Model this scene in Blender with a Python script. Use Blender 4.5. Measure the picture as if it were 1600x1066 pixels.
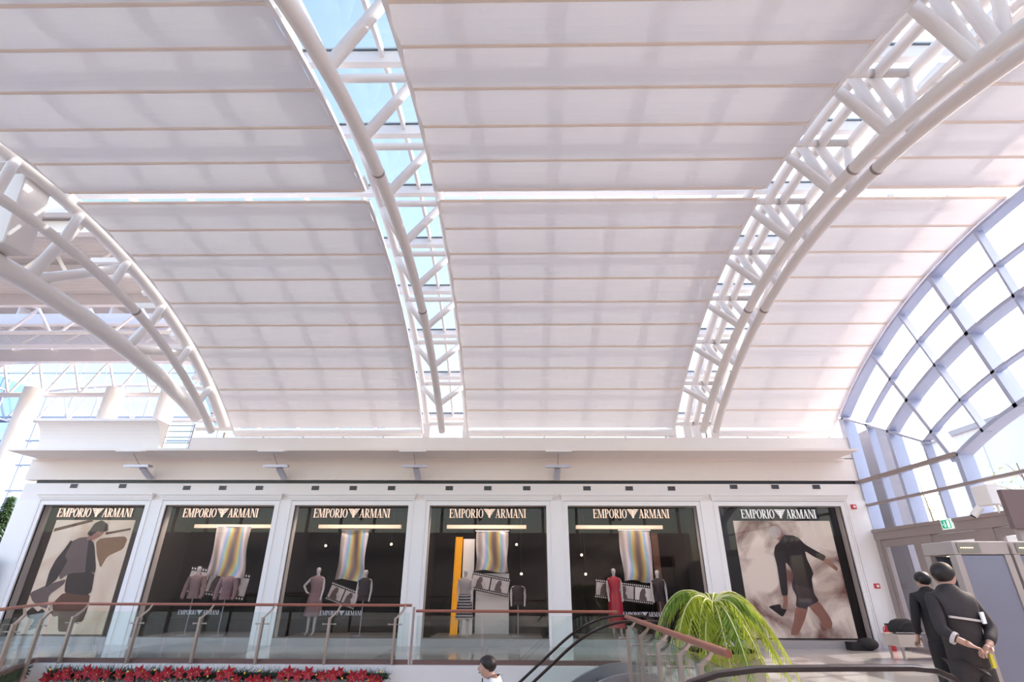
import bpy, bmesh, math, random
from mathutils import Vector, Matrix
random.seed(7)
PI = math.pi
scene = bpy.context.scene
for o in list(bpy.data.objects):
    bpy.data.objects.remove(o)

# ---------------- camera ----------------
cam_d = bpy.data.cameras.new('camera')
cam = bpy.data.objects.new('camera', cam_d)
scene.collection.objects.link(cam)
cam_d.sensor_width = 36.0
cam_d.lens = 36.0 * 804.658 / 1600.0
cam_d.clip_end = 500
_p, _y, _r = 0.4361, -0.0153, 0.0038
_cp, _sp, _cy, _sy, _cr, _sr = math.cos(_p), math.sin(_p), math.cos(_y), math.sin(_y), math.cos(_r), math.sin(_r)
_f = Vector((_sy*_cp, _cy*_cp, _sp)); _ri = Vector((_cy, -_sy, 0)); _u = _ri.cross(_f)
_R = _ri*_cr + _u*_sr; _U = -_ri*_sr + _u*_cr
cam.matrix_world = Matrix(((_R.x, _U.x, -_f.x, 0), (_R.y, _U.y, -_f.y, 0), (_R.z, _U.z, -_f.z, 1.55), (0, 0, 0, 1)))
scene.camera = cam

# ---------------- sky, sun, exposure ----------------
world = bpy.data.worlds.new('sky'); scene.world = world
world.use_nodes = True
wn = world.node_tree; wn.nodes.clear()
w_out = wn.nodes.new('ShaderNodeOutputWorld'); w_bg = wn.nodes.new('ShaderNodeBackground')
w_sky = wn.nodes.new('ShaderNodeTexSky')
w_sky.sky_type = 'NISHITA'; w_sky.sun_disc = False
SUN_DIR = Vector((0.74, 0.26, 0.62)).normalized()        # towards the sun
w_sky.sun_elevation = math.asin(SUN_DIR.z)
w_sky.sun_rotation = math.atan2(SUN_DIR.x, SUN_DIR.y)
w_sky.air_density = 1.0; w_sky.dust_density = 2.5; w_sky.ozone_density = 1.0
w_bg.inputs['Strength'].default_value = 0.85
w_tint = wn.nodes.new('ShaderNodeMix'); w_tint.data_type = 'RGBA'; w_tint.blend_type = 'MULTIPLY'; w_tint.inputs['Factor'].default_value = 1.0
w_tint.inputs['B'].default_value = (1.0, 0.875, 0.745, 1)
wn.links.new(w_sky.outputs[0], w_tint.inputs['A']); wn.links.new(w_tint.outputs['Result'], w_bg.inputs[0]); wn.links.new(w_bg.outputs[0], w_out.inputs[0])
sun_d = bpy.data.lights.new('sun', 'SUN'); sun_d.energy = 3.5; sun_d.angle = math.radians(0.6)
sun_d.color = (1.0, 0.95, 0.88)
sun = bpy.data.objects.new('sun', sun_d); scene.collection.objects.link(sun)
sun.rotation_euler = SUN_DIR.to_track_quat('Z', 'Y').to_euler()
scene.view_settings.view_transform = 'Standard'
scene.view_settings.look = 'None'
scene.view_settings.gamma = 1
scene.view_settings.use_curve_mapping = False
scene.view_settings.exposure = 0.35
scene.cycles.max_bounces = 10; scene.cycles.diffuse_bounces = 5; scene.cycles.transparent_max_bounces = 24
scene.cycles.transmission_bounces = 6; scene.cycles.caustics_reflective = False; scene.cycles.caustics_refractive = False
scene.cycles.sample_clamp_indirect = 6

# ---------------- materials ----------------
M = {}
def mat(name, col, rough=0.6, metal=0.0, var=0.04, scale=6.0, emit=None, es=1.0, spec=0.5, bump=0.0):
    m = bpy.data.materials.new(name); m.use_nodes = True
    nt = m.node_tree; b = nt.nodes['Principled BSDF']
    b.inputs['Roughness'].default_value = rough; b.inputs['Metallic'].default_value = metal
    b.inputs['Specular IOR Level'].default_value = spec
    tc = nt.nodes.new('ShaderNodeTexCoord'); n = nt.nodes.new('ShaderNodeTexNoise'); n.inputs['Scale'].default_value = scale
    n.inputs['Detail'].default_value = 4
    nt.links.new(tc.outputs['Object'], n.inputs['Vector'])
    mx = nt.nodes.new('ShaderNodeMix'); mx.data_type = 'RGBA'
    mx.inputs['A'].default_value = tuple(max(0, c*(1-var)) for c in col)+(1,)
    mx.inputs['B'].default_value = tuple(min(1, c*(1+var)) for c in col)+(1,)
    nt.links.new(n.outputs['Fac'], mx.inputs['Factor']); nt.links.new(mx.outputs['Result'], b.inputs['Base Color'])
    if bump:
        bp_ = nt.nodes.new('ShaderNodeBump'); bp_.inputs['Strength'].default_value = bump
        nt.links.new(n.outputs['Fac'], bp_.inputs['Height']); nt.links.new(bp_.outputs[0], b.inputs['Normal'])
    if emit:
        b.inputs['Emission Color'].default_value = emit+(1,); b.inputs['Emission Strength'].default_value = es
    M[name] = m; return m
def glass(name, tint=(1, 1, 1), f0=0.05, rough=0.0):
    m = bpy.data.materials.new(name); m.use_nodes = True; nt = m.node_tree; nt.nodes.clear()
    o = nt.nodes.new('ShaderNodeOutputMaterial'); mix = nt.nodes.new('ShaderNodeMixShader')
    t = nt.nodes.new('ShaderNodeBsdfTransparent'); g = nt.nodes.new('ShaderNodeBsdfGlossy'); lw = nt.nodes.new('ShaderNodeLayerWeight')
    t.inputs[0].default_value = tint+(1,); g.inputs['Roughness'].default_value = rough; lw.inputs[0].default_value = 0.5
    pw = nt.nodes.new('ShaderNodeMath'); pw.operation = 'POWER'; pw.inputs[1].default_value = 5
    mr = nt.nodes.new('ShaderNodeMath'); mr.operation = 'MULTIPLY_ADD'; mr.inputs[1].default_value = 1-f0; mr.inputs[2].default_value = f0; mr.use_clamp = True
    nt.links.new(lw.outputs['Facing'], pw.inputs[0]); nt.links.new(pw.outputs[0], mr.inputs[0]); nt.links.new(mr.outputs[0], mix.inputs[0])
    nt.links.new(t.outputs[0], mix.inputs[1]); nt.links.new(g.outputs[0], mix.inputs[2]); nt.links.new(mix.outputs[0], o.inputs[0])
    M[name] = m; return m
def cloth(name, col, tr, var=0.03, sc=40, thin=0.0):
    m = bpy.data.materials.new(name); m.use_nodes = True; nt = m.node_tree; nt.nodes.clear()
    o = nt.nodes.new('ShaderNodeOutputMaterial'); mix = nt.nodes.new('ShaderNodeMixShader')
    d = nt.nodes.new('ShaderNodeBsdfDiffuse'); t = nt.nodes.new('ShaderNodeBsdfTranslucent')
    tc = nt.nodes.new('ShaderNodeTexCoord'); n = nt.nodes.new('ShaderNodeTexNoise'); n.inputs['Scale'].default_value = sc; n.inputs['Detail'].default_value = 3
    nt.links.new(tc.outputs['Object'], n.inputs['Vector'])
    mx = nt.nodes.new('ShaderNodeMix'); mx.data_type = 'RGBA'
    mx.inputs['A'].default_value = tuple(c*(1-var) for c in col)+(1,); mx.inputs['B'].default_value = tuple(min(1, c*(1+var)) for c in col)+(1,)
    nt.links.new(n.outputs['Fac'], mx.inputs['Factor'])
    nt.links.new(mx.outputs['Result'], d.inputs[0]); nt.links.new(mx.outputs['Result'], t.inputs[0])
    mix.inputs[0].default_value = tr
    nt.links.new(d.outputs[0], mix.inputs[1]); nt.links.new(t.outputs[0], mix.inputs[2])
    if thin > 0:
        tt = nt.nodes.new('ShaderNodeBsdfTransparent'); m2 = nt.nodes.new('ShaderNodeMixShader'); m2.inputs[0].default_value = thin
        nt.links.new(mix.outputs[0], m2.inputs[1]); nt.links.new(tt.outputs[0], m2.inputs[2]); nt.links.new(m2.outputs[0], o.inputs[0])
    else: nt.links.new(mix.outputs[0], o.inputs[0])
    M[name] = m; return m

mat('plaster', (0.86, 0.81, 0.78), 0.75, var=0.02)
mat('plaster_warm', (0.86, 0.775, 0.72), 0.75, var=0.02)
mat('frame_white', (0.88, 0.84, 0.83), 0.5, var=0.01)
mat('steel_white', (0.80, 0.75, 0.73), 0.34, var=0.015)
mat('aluminium', (0.55, 0.53, 0.60), 0.4, 0.3)
mat('facade_blue', (0.46, 0.50, 0.66), 0.4, 0.15)
mat('taupe', (0.33, 0.27, 0.26), 0.5)
mat('black', (0.012, 0.011, 0.012), 0.35)
mat('dark_room', (0.014, 0.012, 0.013), 0.8)
mat('rail_wood', (0.34, 0.115, 0.075), 0.28)
mat('post_steel', (0.46, 0.38, 0.34), 0.35, 0.6)
mat('rubber', (0.02, 0.012, 0.015), 0.25)
mat('stone_sill', (0.42, 0.38, 0.37), 0.4)
mat('letter_gold', (0.85, 0.62, 0.48), 0.4, emit=(1.0, 0.78, 0.62), es=0.35)
mat('letter_white', (0.85, 0.83, 0.82), 0.4, emit=(1.0, 0.95, 0.95), es=0.15)
mat('letter_faint', (0.62, 0.58, 0.62), 0.5)
mat('deck_metal', (0.62, 0.58, 0.57), 0.5)
cloth('blind_fabric', (0.80, 0.76, 0.765), 0.15, thin=0.008)
cloth('batten', (0.97, 0.87, 0.79), 0.30)
glass('clear_glass', (0.98, 0.99, 1.0), 0.03)
glass('roof_glass', (0.515, 0.595, 0.66), 0.04)
glass('shop_glass', (0.86, 0.84, 0.84), 0.016)
glass('green_glass', (0.91, 0.965, 0.95), 0.05)
glass('blue_glass', (0.47, 0.57, 0.73), 0.05)

# floor: pale polished tiles, grey borders
def tile_mat():
    m = bpy.data.materials.new('floor_tiles'); m.use_nodes = True; nt = m.node_tree; b = nt.nodes['Principled BSDF']
    tc = nt.nodes.new('ShaderNodeTexCoord'); br = nt.nodes.new('ShaderNodeTexBrick')
    br.offset = 0.0; br.inputs['Scale'].default_value = 1.0; br.inputs['Brick Width'].default_value = 0.8; br.inputs['Row Height'].default_value = 0.8
    br.inputs['Mortar Size'].default_value = 0.006; br.inputs['Color1'].default_value = (0.36, 0.33, 0.32, 1); br.inputs['Color2'].default_value = (0.50, 0.46, 0.44, 1)
    br.inputs['Mortar'].default_value = (0.2, 0.18, 0.18, 1)
    nt.links.new(tc.outputs['Object'], br.inputs['Vector'])
    ck = nt.nodes.new('ShaderNodeTexChecker'); ck.inputs['Scale'].default_value = 0.3125
    ck.inputs['Color1'].default_value = (0.42, 0.37, 0.36, 1); ck.inputs['Color2'].default_value = (0.66, 0.62, 0.60, 1)
    nt.links.new(tc.outputs['Object'], ck.inputs['Vector'])
    mx = nt.nodes.new('ShaderNodeMix'); mx.data_type = 'RGBA'; mx.inputs['Factor'].default_value = 0.5
    nt.links.new(br.outputs['Color'], mx.inputs['A']); nt.links.new(ck.outputs['Color'], mx.inputs['B'])
    nt.links.new(mx.outputs['Result'], b.inputs['Base Color']); b.inputs['Roughness'].default_value = 0.12
    M['floor_tiles'] = m
tile_mat()

# ---------------- mesh helpers ----------------
WORLD = {}
def link(o): scene.collection.objects.link(o); return o
def tag(o, label=None, cat=None, group=None, kind=None):
    if label: o['label'] = label
    if cat: o['category'] = cat
    if group: o['group'] = group
    if kind: o['kind'] = kind
    return o
def thing(name, loc, label, cat, group=None, rz=0):
    o = link(bpy.data.objects.new(name, None)); o.location = loc; o.rotation_euler = (0, 0, rz); o.empty_display_size = 0.2
    WORLD[o.name] = Vector(loc)
    return tag(o, label, cat, group)
class MB:
    def __init__(s): s.v = []; s.f = []; s.mi = []
    def add(s, vs, fs, k=0):
        n = len(s.v); s.v += [Vector(v) for v in vs]; s.f += [[n+i for i in f] for f in fs]; s.mi += [k]*len(fs); return s
    def box(s, x0, y0, z0, x1, y1, z1, k=0):
        v = [(x, y, z) for z in (z0, z1) for y in (y0, y1) for x in (x0, x1)]
        return s.add(v, [(0, 2, 3, 1), (4, 5, 7, 6), (0, 1, 5, 4), (2, 6, 7, 3), (0, 4, 6, 2), (1, 3, 7, 5)], k)
    def obox(s, c, a, b, d, k=0):      # centre + three half axis vectors
        c, a, b, d = map(Vector, (c, a, b, d))
        v = [c+a*i+b*j+d*l for l in (-1, 1) for j in (-1, 1) for i in (-1, 1)]
        return s.add(v, [(0, 2, 3, 1), (4, 5, 7, 6), (0, 1, 5, 4), (2, 6, 7, 3), (0, 4, 6, 2), (1, 3, 7, 5)], k)
    def beam(s, p, q, w, h, up=(0, 0, 1), k=0):   # w sideways, h along up
        p, q, up = Vector(p), Vector(q), Vector(up); d = (q-p); sd = d.cross(up)
        if sd.length < 1e-6: sd = d.cross(Vector((1, 0, 0)))
        sd.normalize(); u = sd.cross(d).normalized()
        return s.obox((p+q)/2, d/2, sd*w/2, u*h/2, k)
    def tube(s, pts, r, n=12, cap=True, k=0):
        pts = [Vector(p) for p in pts]; rs = r if isinstance(r, (list, tuple)) else [r]*len(pts)
        vs = []; t0 = (pts[1]-pts[0]).normalized()
        a = Vector((0, 0, 1)) if abs(t0.z) < .9 else Vector((1, 0, 0))
        nrm = t0.cross(a).normalized()
        for i, p in enumerate(pts):
            t = (pts[min(i+1, len(pts)-1)]-pts[max(i-1, 0)]).normalized()
            nrm = (nrm-t*nrm.dot(t)).normalized(); b = t.cross(nrm)
            vs += [p+(nrm*math.cos(2*PI*j/n)+b*math.sin(2*PI*j/n))*rs[i] for j in range(n)]
        fs = [(i*n+j, i*n+(j+1) % n, (i+1)*n+(j+1) % n, (i+1)*n+j) for i in range(len(pts)-1) for j in range(n)]
        if cap: fs += [tuple(range(n-1, -1, -1)), tuple((len(pts)-1)*n+j for j in range(n))]
        return s.add(vs, fs, k)
    def sweep(s, pts, prof, ups, closed=True, k=0):  # prof: list of (a,b): a along side, b along up
        pts = [Vector(p) for p in pts]; n = len(prof); vs = []
        for i, p in enumerate(pts):
            t = (pts[min(i+1, len(pts)-1)]-pts[max(i-1, 0)]).normalized(); u = Vector(ups[i] if isinstance(ups, list) else ups)
            sd = t.cross(u).normalized(); u = sd.cross(t)
            vs += [p+sd*a+u*b for a, b in prof]
        fs = [(i*n+j, i*n+(j+1) % n, (i+1)*n+(j+1) % n, (i+1)*n+j) for i in range(len(pts)-1) for j in range(n if closed else n-1)]
        if closed: fs += [tuple(range(n-1, -1, -1)), tuple((len(pts)-1)*n+j for j in range(n))]
        return s.add(vs, fs, k)
    def prism(s, poly, fn, k=0, t=0.01):  # fn(a,b,depth)->xyz
        n = len(poly); vs = [fn(a, b, 0) for a, b in poly]+[fn(a, b, t) for a, b in poly]
        fs = [tuple(range(n)), tuple(range(2*n-1, n-1, -1))]+[(i, i+n, (i+1) % n+n, (i+1) % n) for i in range(n)]
        return s.add(vs, fs, k)
    def ball(s, c, r, n=8, m=6, k=0):
        c = Vector(c); r = Vector(r) if isinstance(r, (tuple, list)) else Vector((r, r, r)); vs = []
        for i in range(1, m):
            a = PI*i/m
            vs += [c+Vector((r.x*math.sin(a)*math.cos(2*PI*j/n), r.y*math.sin(a)*math.sin(2*PI*j/n), r.z*math.cos(a))) for j in range(n)]
        vs += [c+Vector((0, 0, r.z)), c-Vector((0, 0, r.z))]; T = len(vs)-2
        fs = [(i*n+j, (i+1)*n+j, (i+1)*n+(j+1) % n, i*n+(j+1) % n) for i in range(m-2) for j in range(n)]
        fs += [(T, j, (j+1) % n) for j in range(n)]+[(T+1, (m-2)*n+(j+1) % n, (m-2)*n+j) for j in range(n)]
        return s.add(vs, fs, k)
    def build(s, name, m, parent=None, smooth=False, local=False, bevel=0):
        off = Vector((0, 0, 0))
        if parent is not None and not local: off = WORLD[parent.name]
        me = bpy.data.meshes.new(name); me.from_pydata([tuple(v-off) for v in s.v], [], s.f)
        ms = m if isinstance(m, (list, tuple)) else [m]
        for x in ms: me.materials.append(M[x])
        if len(ms) > 1: me.polygons.foreach_set('material_index', s.mi)
        if smooth: me.polygons.foreach_set('use_smooth', [True]*len(me.polygons))
        me.update(); o = link(bpy.data.objects.new(name, me)); WORLD[o.name] = off
        if parent is not None: o.parent = parent
        if smooth:
            try: me.set_sharp_from_angle(angle=math.radians(50))
            except Exception: pass
        if bevel:
            b = o.modifiers.new('bevel', 'BEVEL'); b.width = bevel; b.segments = 2; b.limit_method = 'ANGLE'
        return o
def copy_tree(o, parent=None):
    c = o.copy(); link(c); WORLD[c.name] = WORLD.get(o.name, Vector((0, 0, 0)))
    if parent is not None: c.parent = parent
    for ch in list(o.children): copy_tree(ch, c)
    return c
# the barrel vault: axis along x, centre line (y 7.9, z -4.75)
VY, VZ = 7.9, -4.75
def cyl(x, R, deg): a = math.radians(deg); return (x, VY+R*math.sin(a), VZ+R*math.cos(a))
def arc(x, R, a, b, n=40): return [cyl(x, R, a+(b-a)*i/n) for i in range(n+1)]
# ================= SHELL =================
S = lambda o: tag(o, kind='structure')
WX0, WX1, YW = -14.72, 9.9, 15.5
WIN = [(-13.9, -10.89), (-10.29, -7.1), (-6.51, -3.21), (-2.59, .77), (1.38, 5.07), (5.69, 9.18)]
# wall with window holes
b = MB(); xs = [WX0]+[e for w in WIN for e in w]+[WX1]
for i in range(0, len(xs), 2): b.box(xs[i], YW, 0, xs[i+1], YW+.28, 4.14)
for a, c in WIN: b.box(a, YW, 3.52, c, YW+.28, 4.14)
b.box(WX0+.2, YW+.16, 4.14, WX1-.05, YW+.28, 4.24)
wall = S(b.build('wall_back', 'plaster'))
S(MB().box(WX0+.25, YW+.08, 4.14, WX1-.05, YW+.16, 4.24).build('trim_1', 'black'))
b = MB(); b.box(WX0-.06, YW-.02, 4.24, WX1, YW+.28, 4.86); S(b.build('trim_2', 'plaster_warm'))
# projecting ledge with a slightly raised soffit and a thin lip
b = MB(); L0, L1 = -14.9, 9.42
for (x0, x1) in ((L0+.3, L1),):
    prof = [(YW, 4.86), (14.62, 4.86), (14.42, 4.87), (14.42, 4.93), (14.7, 4.96), (YW+.1, 4.96)]
    n = len(prof); vs = [(x0-(.2 if 0 else 0), y, z) for y, z in prof]+[(x1, y, z) for y, z in prof]
    b.add(vs, [tuple(range(n)), tuple(range(2*n-1, n-1, -1))]+[(i, (i+1) % n, (i+1) % n+n, i+n) for i in range(n)])
S(b.build('trim_3', 'plaster_warm'))
b = MB(); b.box(-10.1, YW, 4.9, WX1, YW+.25, 5.52); b.box(4.83, YW-.004, 4.9, 4.84, YW, 5.52); S(b.build('trim_4', ['plaster']))
# small soffit trim line under the ledge
S(MB().box(WX0, YW-.09, 4.80, WX1-.3, YW-.02, 4.86).build('trim_5', 'plaster_warm'))
# pilasters: flat raised shafts beside the windows, capitals
for i in range(0, len(xs), 2):
    x0, x1 = xs[i], xs[i+1]
    b = MB()
    if i == 0: b.box(x0, YW-.05, 0, x1-.17, YW, 3.66)
    elif i == len(xs)-2: b.box(x0+.17, YW-.05, 0, x1, YW, 3.66)
    else: b.box(x0+.14, YW-.05, 0, x1-.14, YW, 3.66)
    S(b.build('trim_6', 'frame_white'))
# window frames, lintel mouldings, sills, panes
for k, (a, c) in enumerate(WIN):
    r = link(bpy.data.objects.new('window_%d' % (k+1), None)); r.location = ((a+c)/2, YW, 0); WORLD[r.name] = Vector(r.location); S(r)
    b = MB()
    b.box(a-.11, YW-.05, .0, a, YW+.05, 3.64).box(c, YW-.05, .0, c+.11, YW+.05, 3.64).box(a, YW-.05, 3.52, c, YW+.05, 3.64)
    b.box(a-.14, YW-.075, .0, a-.111, YW-.0, 3.65).box(c+.111, YW-.075, .0, c+.14, YW-.0, 3.65)
    b.build('window_frame', 'frame_white', r)
    b = MB(); e = .16
    for j, (z0, z1, d) in enumerate(((3.655, 3.70, .07), (3.70, 3.73, .10), (3.73, 3.775, .12), (3.775, 3.80, .15), (3.80, 3.84, .18))):
        b.box(a-e-.012*j, YW-d, z0, c+e+.012*j, YW, z1)
    b.build('window_lintel', 'frame_white', r)
    b = MB(); b.box(a-.0, YW-.06, 0, c, YW+.28, .17); b.build('window_sill', 'stone_sill', r)
    b = MB(); b.box(a, YW+.045, .17, c, YW+.057, 3.52); b.build('window_pane', 'shop_glass', r)
# display recess behind the windows
b = MB(); b.box(WX0, 18.6, 0, WX1, 18.7, 4.0); b.box(WX0, YW+.28, 3.7, WX1, 18.6, 3.8)
for i in range(0, len(xs), 2):
    xm0, xm1 = xs[i], xs[i+1]; b.box(xm0, YW+.28, 0, xm1, 17.0 if 0 < i < len(xs)-2 else 18.6, 3.7)
S(b.build('wall_shop_interior', 'dark_room'))
# roof above the shop, hidden from the hall
S(MB().box(-10.1, YW+.25, 5.2, WX1, 18.7, 5.3).build('trim_7', 'plaster'))
# ---- floors ----
b = MB()
b.box(-14.9, 12.2, -.42, 9.9, 19, 0)          # in front of and below the shop
b.box(2.02, -1.0, -.42, 9.9, 12.2, 0)           # right of the escalator opening
b.box(-16, -1.0, -.42, 2.02, 2.6, 0)            # where the camera stands
b.add([(-14.9, 12.2, 0), (-10.1, 12.2, 0), (-6.6, 5.3, 0), (-6.6, 2.6, 0), (-14.9, 2.6, 0), (-14.9, 12.2, -.42), (-10.1, 12.2, -.42), (-6.6, 5.3, -.42), (-6.6, 2.6, -.42), (-14.9, 2.6, -.42)],
      [(4, 3, 2, 1, 0), (5, 6, 7, 8, 9), (0, 1, 6, 5), (1, 2, 7, 6), (2, 3, 8, 7), (3, 4, 9, 8), (4, 0, 5, 9)])
b.box(-30, 19, -.42, -9, 40, 0).box(-30, 2.6, -.42, -14.9, 19, 0)
S(b.build('floor', 'floor_tiles'))
S(MB().box(-30, -1, -5.2, 10, 20, -5).build('floor_lower', 'floor_tiles'))
b = MB(); b.box(-10.0, 12.14, -.32, 2.02, 12.2, -.004); b.box(-9.4, 11.85, -.38, -2.45, 12.2, -.32); b.box(-2.45, 12.1, -1.2, 2.0, 12.19, -.32)
S(b.build('trim_8', 'frame_white'))
# unseen wall behind the camera, mirrored in the shop windows
b = MB(); b.box(-34, -1.2, 0, 9.9, -1.0, 4.1); b.box(-34, -1.2, 5.5, 9.9, -1.0, 5.7)  # left end lengthened to keep bright sky out of the window reflections
for i in range(-9, 13): b.box(-14.7+i*2.0, -1.15, 4.1, -14.55+i*2.0, -1.05, 5.5)  # open band with bars, added to let sky light onto the shopfront
S(b.build('wall_front', 'plaster_warm'))
S(MB().box(-14.9, -1.2, -5, 9.9, -1.0, -.42).build('wall_lower', 'plaster'))
# ---- vaulted ceiling: purlins, mullions, glass ----
ce = link(bpy.data.objects.new('ceiling', None)); ce.location = (0, VY, 9); WORLD[ce.name] = Vector(ce.location); S(ce)
NODE = [-9.0+6.68*k for k in range(-5, 8)]
X0, X1 = -10.4, 9.9
for t in NODE:
    b = MB(); p, q = Vector(cyl(X0, 14.22, t)), Vector(cyl(X1, 14.22, t)); up = p-Vector((X0, VY, VZ)); b.beam(p, q, .13, .22, up); b.beam(Vector(cyl(X0, 14.36, t)), Vector(cyl(X1, 14.36, t)), .2, .03, up)
    b.build('purlin', 'steel_white', ce)
x = -2.22-1.33*6
while x < X1:
    b = MB(); pts = arc(x, 14.30, -43, 40, 60)
    ups = [(Vector(p)-Vector((x, VY, VZ))).normalized() for p in pts]
    b.sweep(pts, [(-.03, -.09), (.03, -.09), (.03, .06), (-.03, .06)], ups); b.build('mullion', 'steel_white', ce); x += 1.33
pa, pb = arc(X0, 14.34, -43, 40, 60), arc(X1, 14.34, -43, 40, 60)
MB().add(pa+pb, [(i, i+1, 62+i, 61+i) for i in range(60)]).build('roof_glass', 'roof_glass', ce, smooth=True)
# eaves: low upstand between vault foot and cornice
b = MB(); b.beam((X0, 16.32, 5.55), (X1, 16.32, 5.55), .1, .12); 
for i in range(16): b.beam((-9.6+i*1.3, 16.35, 5.2), (-9.6+i*1.3, 16.35, 5.9), .05, .05)
b.build('eaves_rail', 'taupe', ce)
MB().box(X0, 17.0, 5.3, X1, 17.06, 5.62).build('upstand', 'deck_metal', ce)

# ---- trusses ----
TT = [t+.4 for t in NODE if -43 < t < 36]
def truss(name, label, xl, xr, xb, rt=13.85, rb=12.4, cr=.095, br=.10, group='white tubular roof trusses', left=True, right=True, cross=None, end=34.0):
    base = (xb, VY, VZ+rb); r = thing(name, base, label, 'roof truss', group)
    pts = arc(xb, rb, -40, end, 60); MB().tube(pts, br, 16).build('bottom_chord', 'steel_white', r, True)
    for on, x in ((left, xl), (right, xr)):
        if on: MB().tube(arc(x, rt, -42, 38.3, 60), cr, 14).build('top_chord', 'steel_white', r, True)
    for t in TT:
        tb = t-2.3
        for on, x in ((left, xl), (right, xr)):
            if on and tb > -39 and t < 33.5: MB().tube([cyl(xb, rb, tb), cyl(x, rt, t)], .085, 12).build('web_tube', 'steel_white', r, True)
    cx = cross or (xl, xr)
    for t in NODE:
        if -40 < t < 39: MB().tube([cyl(cx[0], rt, t), cyl(cx[1], rt, t)], .072, 12).build('cross_tube', 'steel_white', r, True)
    for t in (-7.0, 13.0, -27):
        c = arc(xb, rb, t-.12, t+.12, 2); MB().tube(c, br*1.04, 16).build('joint_collar', 'taupe', r)
    # feet on the wall head
    for on, x in ((left, xl), (right, xr)):
        if on:
            p = cyl(x, rt, 38.2); b = MB(); b.box(p[0]-.12, p[1]-.14, 5.5, p[0]+.12, p[1]+.14, p[2]+.1); b.box(p[0]-.17, p[1]-.2, 5.3, p[0]+.17, p[1]+.2, 5.5)
            b.build('foot', 'steel_white', r)
    return r
truss('roof_truss', 'white tubular roof truss in the gap left of the centre blinds', -3.02, -1.72, -2.28)
truss('roof_truss', 'left half of the paired white roof trusses, right of the centre blinds', 4.93, 5.42, 5.37, cross=(4.85, 6.3))
truss('roof_truss', 'right half of the paired white roof trusses, beside the right blinds', 5.74, 6.28, 5.74, cross=(5.6, 6.35))
r = thing('roof_truss', cyl(-9.15, 12.4, 0), 'white roof truss along the left edge of the left blinds', 'roof truss', 'white tubular roof trusses')
MB().tube(arc(-9.12, 12.4, -40, 34, 60), .10, 16).build('bottom_chord', 'steel_white', r, True)
MB().tube(arc(-9.50, 13.55, -41, 37, 60), .17, 18).build('top_chord', 'steel_white', r, True)
for t in TT:
    if -36 < t < 33.5: MB().tube([cyl(-9.12, 12.4, t-2.6), cyl(-9.46, 13.5, t-1)], .09, 12).build('web_tube', 'steel_white', r, True)
for t in NODE:
    if -36 < t < 39: MB().beam(cyl(-10.6, 13.75, t+.4), cyl(-9.2, 13.75, t+.4), .16, .12, (0, -math.sin(math.radians(t)), math.cos(math.radians(t)))).build('cross_beam', 'steel_white', r)
for t in (-7.0, 13.0): MB().tube(arc(-9.12, 12.4, t-.12, t+.12, 2), .105, 16).build('joint_collar', 'taupe', r)
# thick edge arch towards the atrium, with V-shaped webs up to the truss
r = thing('edge_arch', (-10.1, 9, 7), 'thick white edge arch on the far left, facing the glazed atrium', 'roof arch')
EP = [(-10.1, -.6, 5.4), (-10.1, 2, 6.3), (-10.1, 5, 6.9), (-10.1, 7.4, 7.06), (-10.1, 9, 7.10), (-10.1, 10.6, 7.05), (-10.1, 12.2, 6.9), (-10.1, 13.5, 6.7), (-10.1, 14.8, 6.42), (-10.1, 15.5, 6.2)]
MB().tube(EP, .2, 18).build('arch_tube', 'steel_white', r, True)
def epat(y):
    for k in range(len(EP)-1):
        if EP[k][1] <= y <= EP[k+1][1]: return Vector(EP[k]).lerp(Vector(EP[k+1]), (y-EP[k][1])/(EP[k+1][1]-EP[k][1]))
for j in range(1, len(TT)-1):
    t, u = TT[j], TT[j+1]
    p, q = Vector(cyl(-9.62, 13.5, t)), Vector(cyl(-9.62, 13.5, u)); e = epat((p.y+q.y)/2-.9)
    if e and j % 2 == 1:
        for s_ in (p, q): MB().tube([e, s_], .115, 14).build('web_tube', 'steel_white', r, True)
b = MB(); b.obox((-9.85, 7.95, 8.1), (.28, 0, 0), (0, .28, .03), (0, -.10, .85)); b.build('node_box', 'steel_white', r, bevel=.04)
MB().tube([(-13.5, 7.2, 6.6), (-10.75, 8.4, 7.9)], [.75, .62], 24).build('branch_tube', 'steel_white', r, True)

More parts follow.
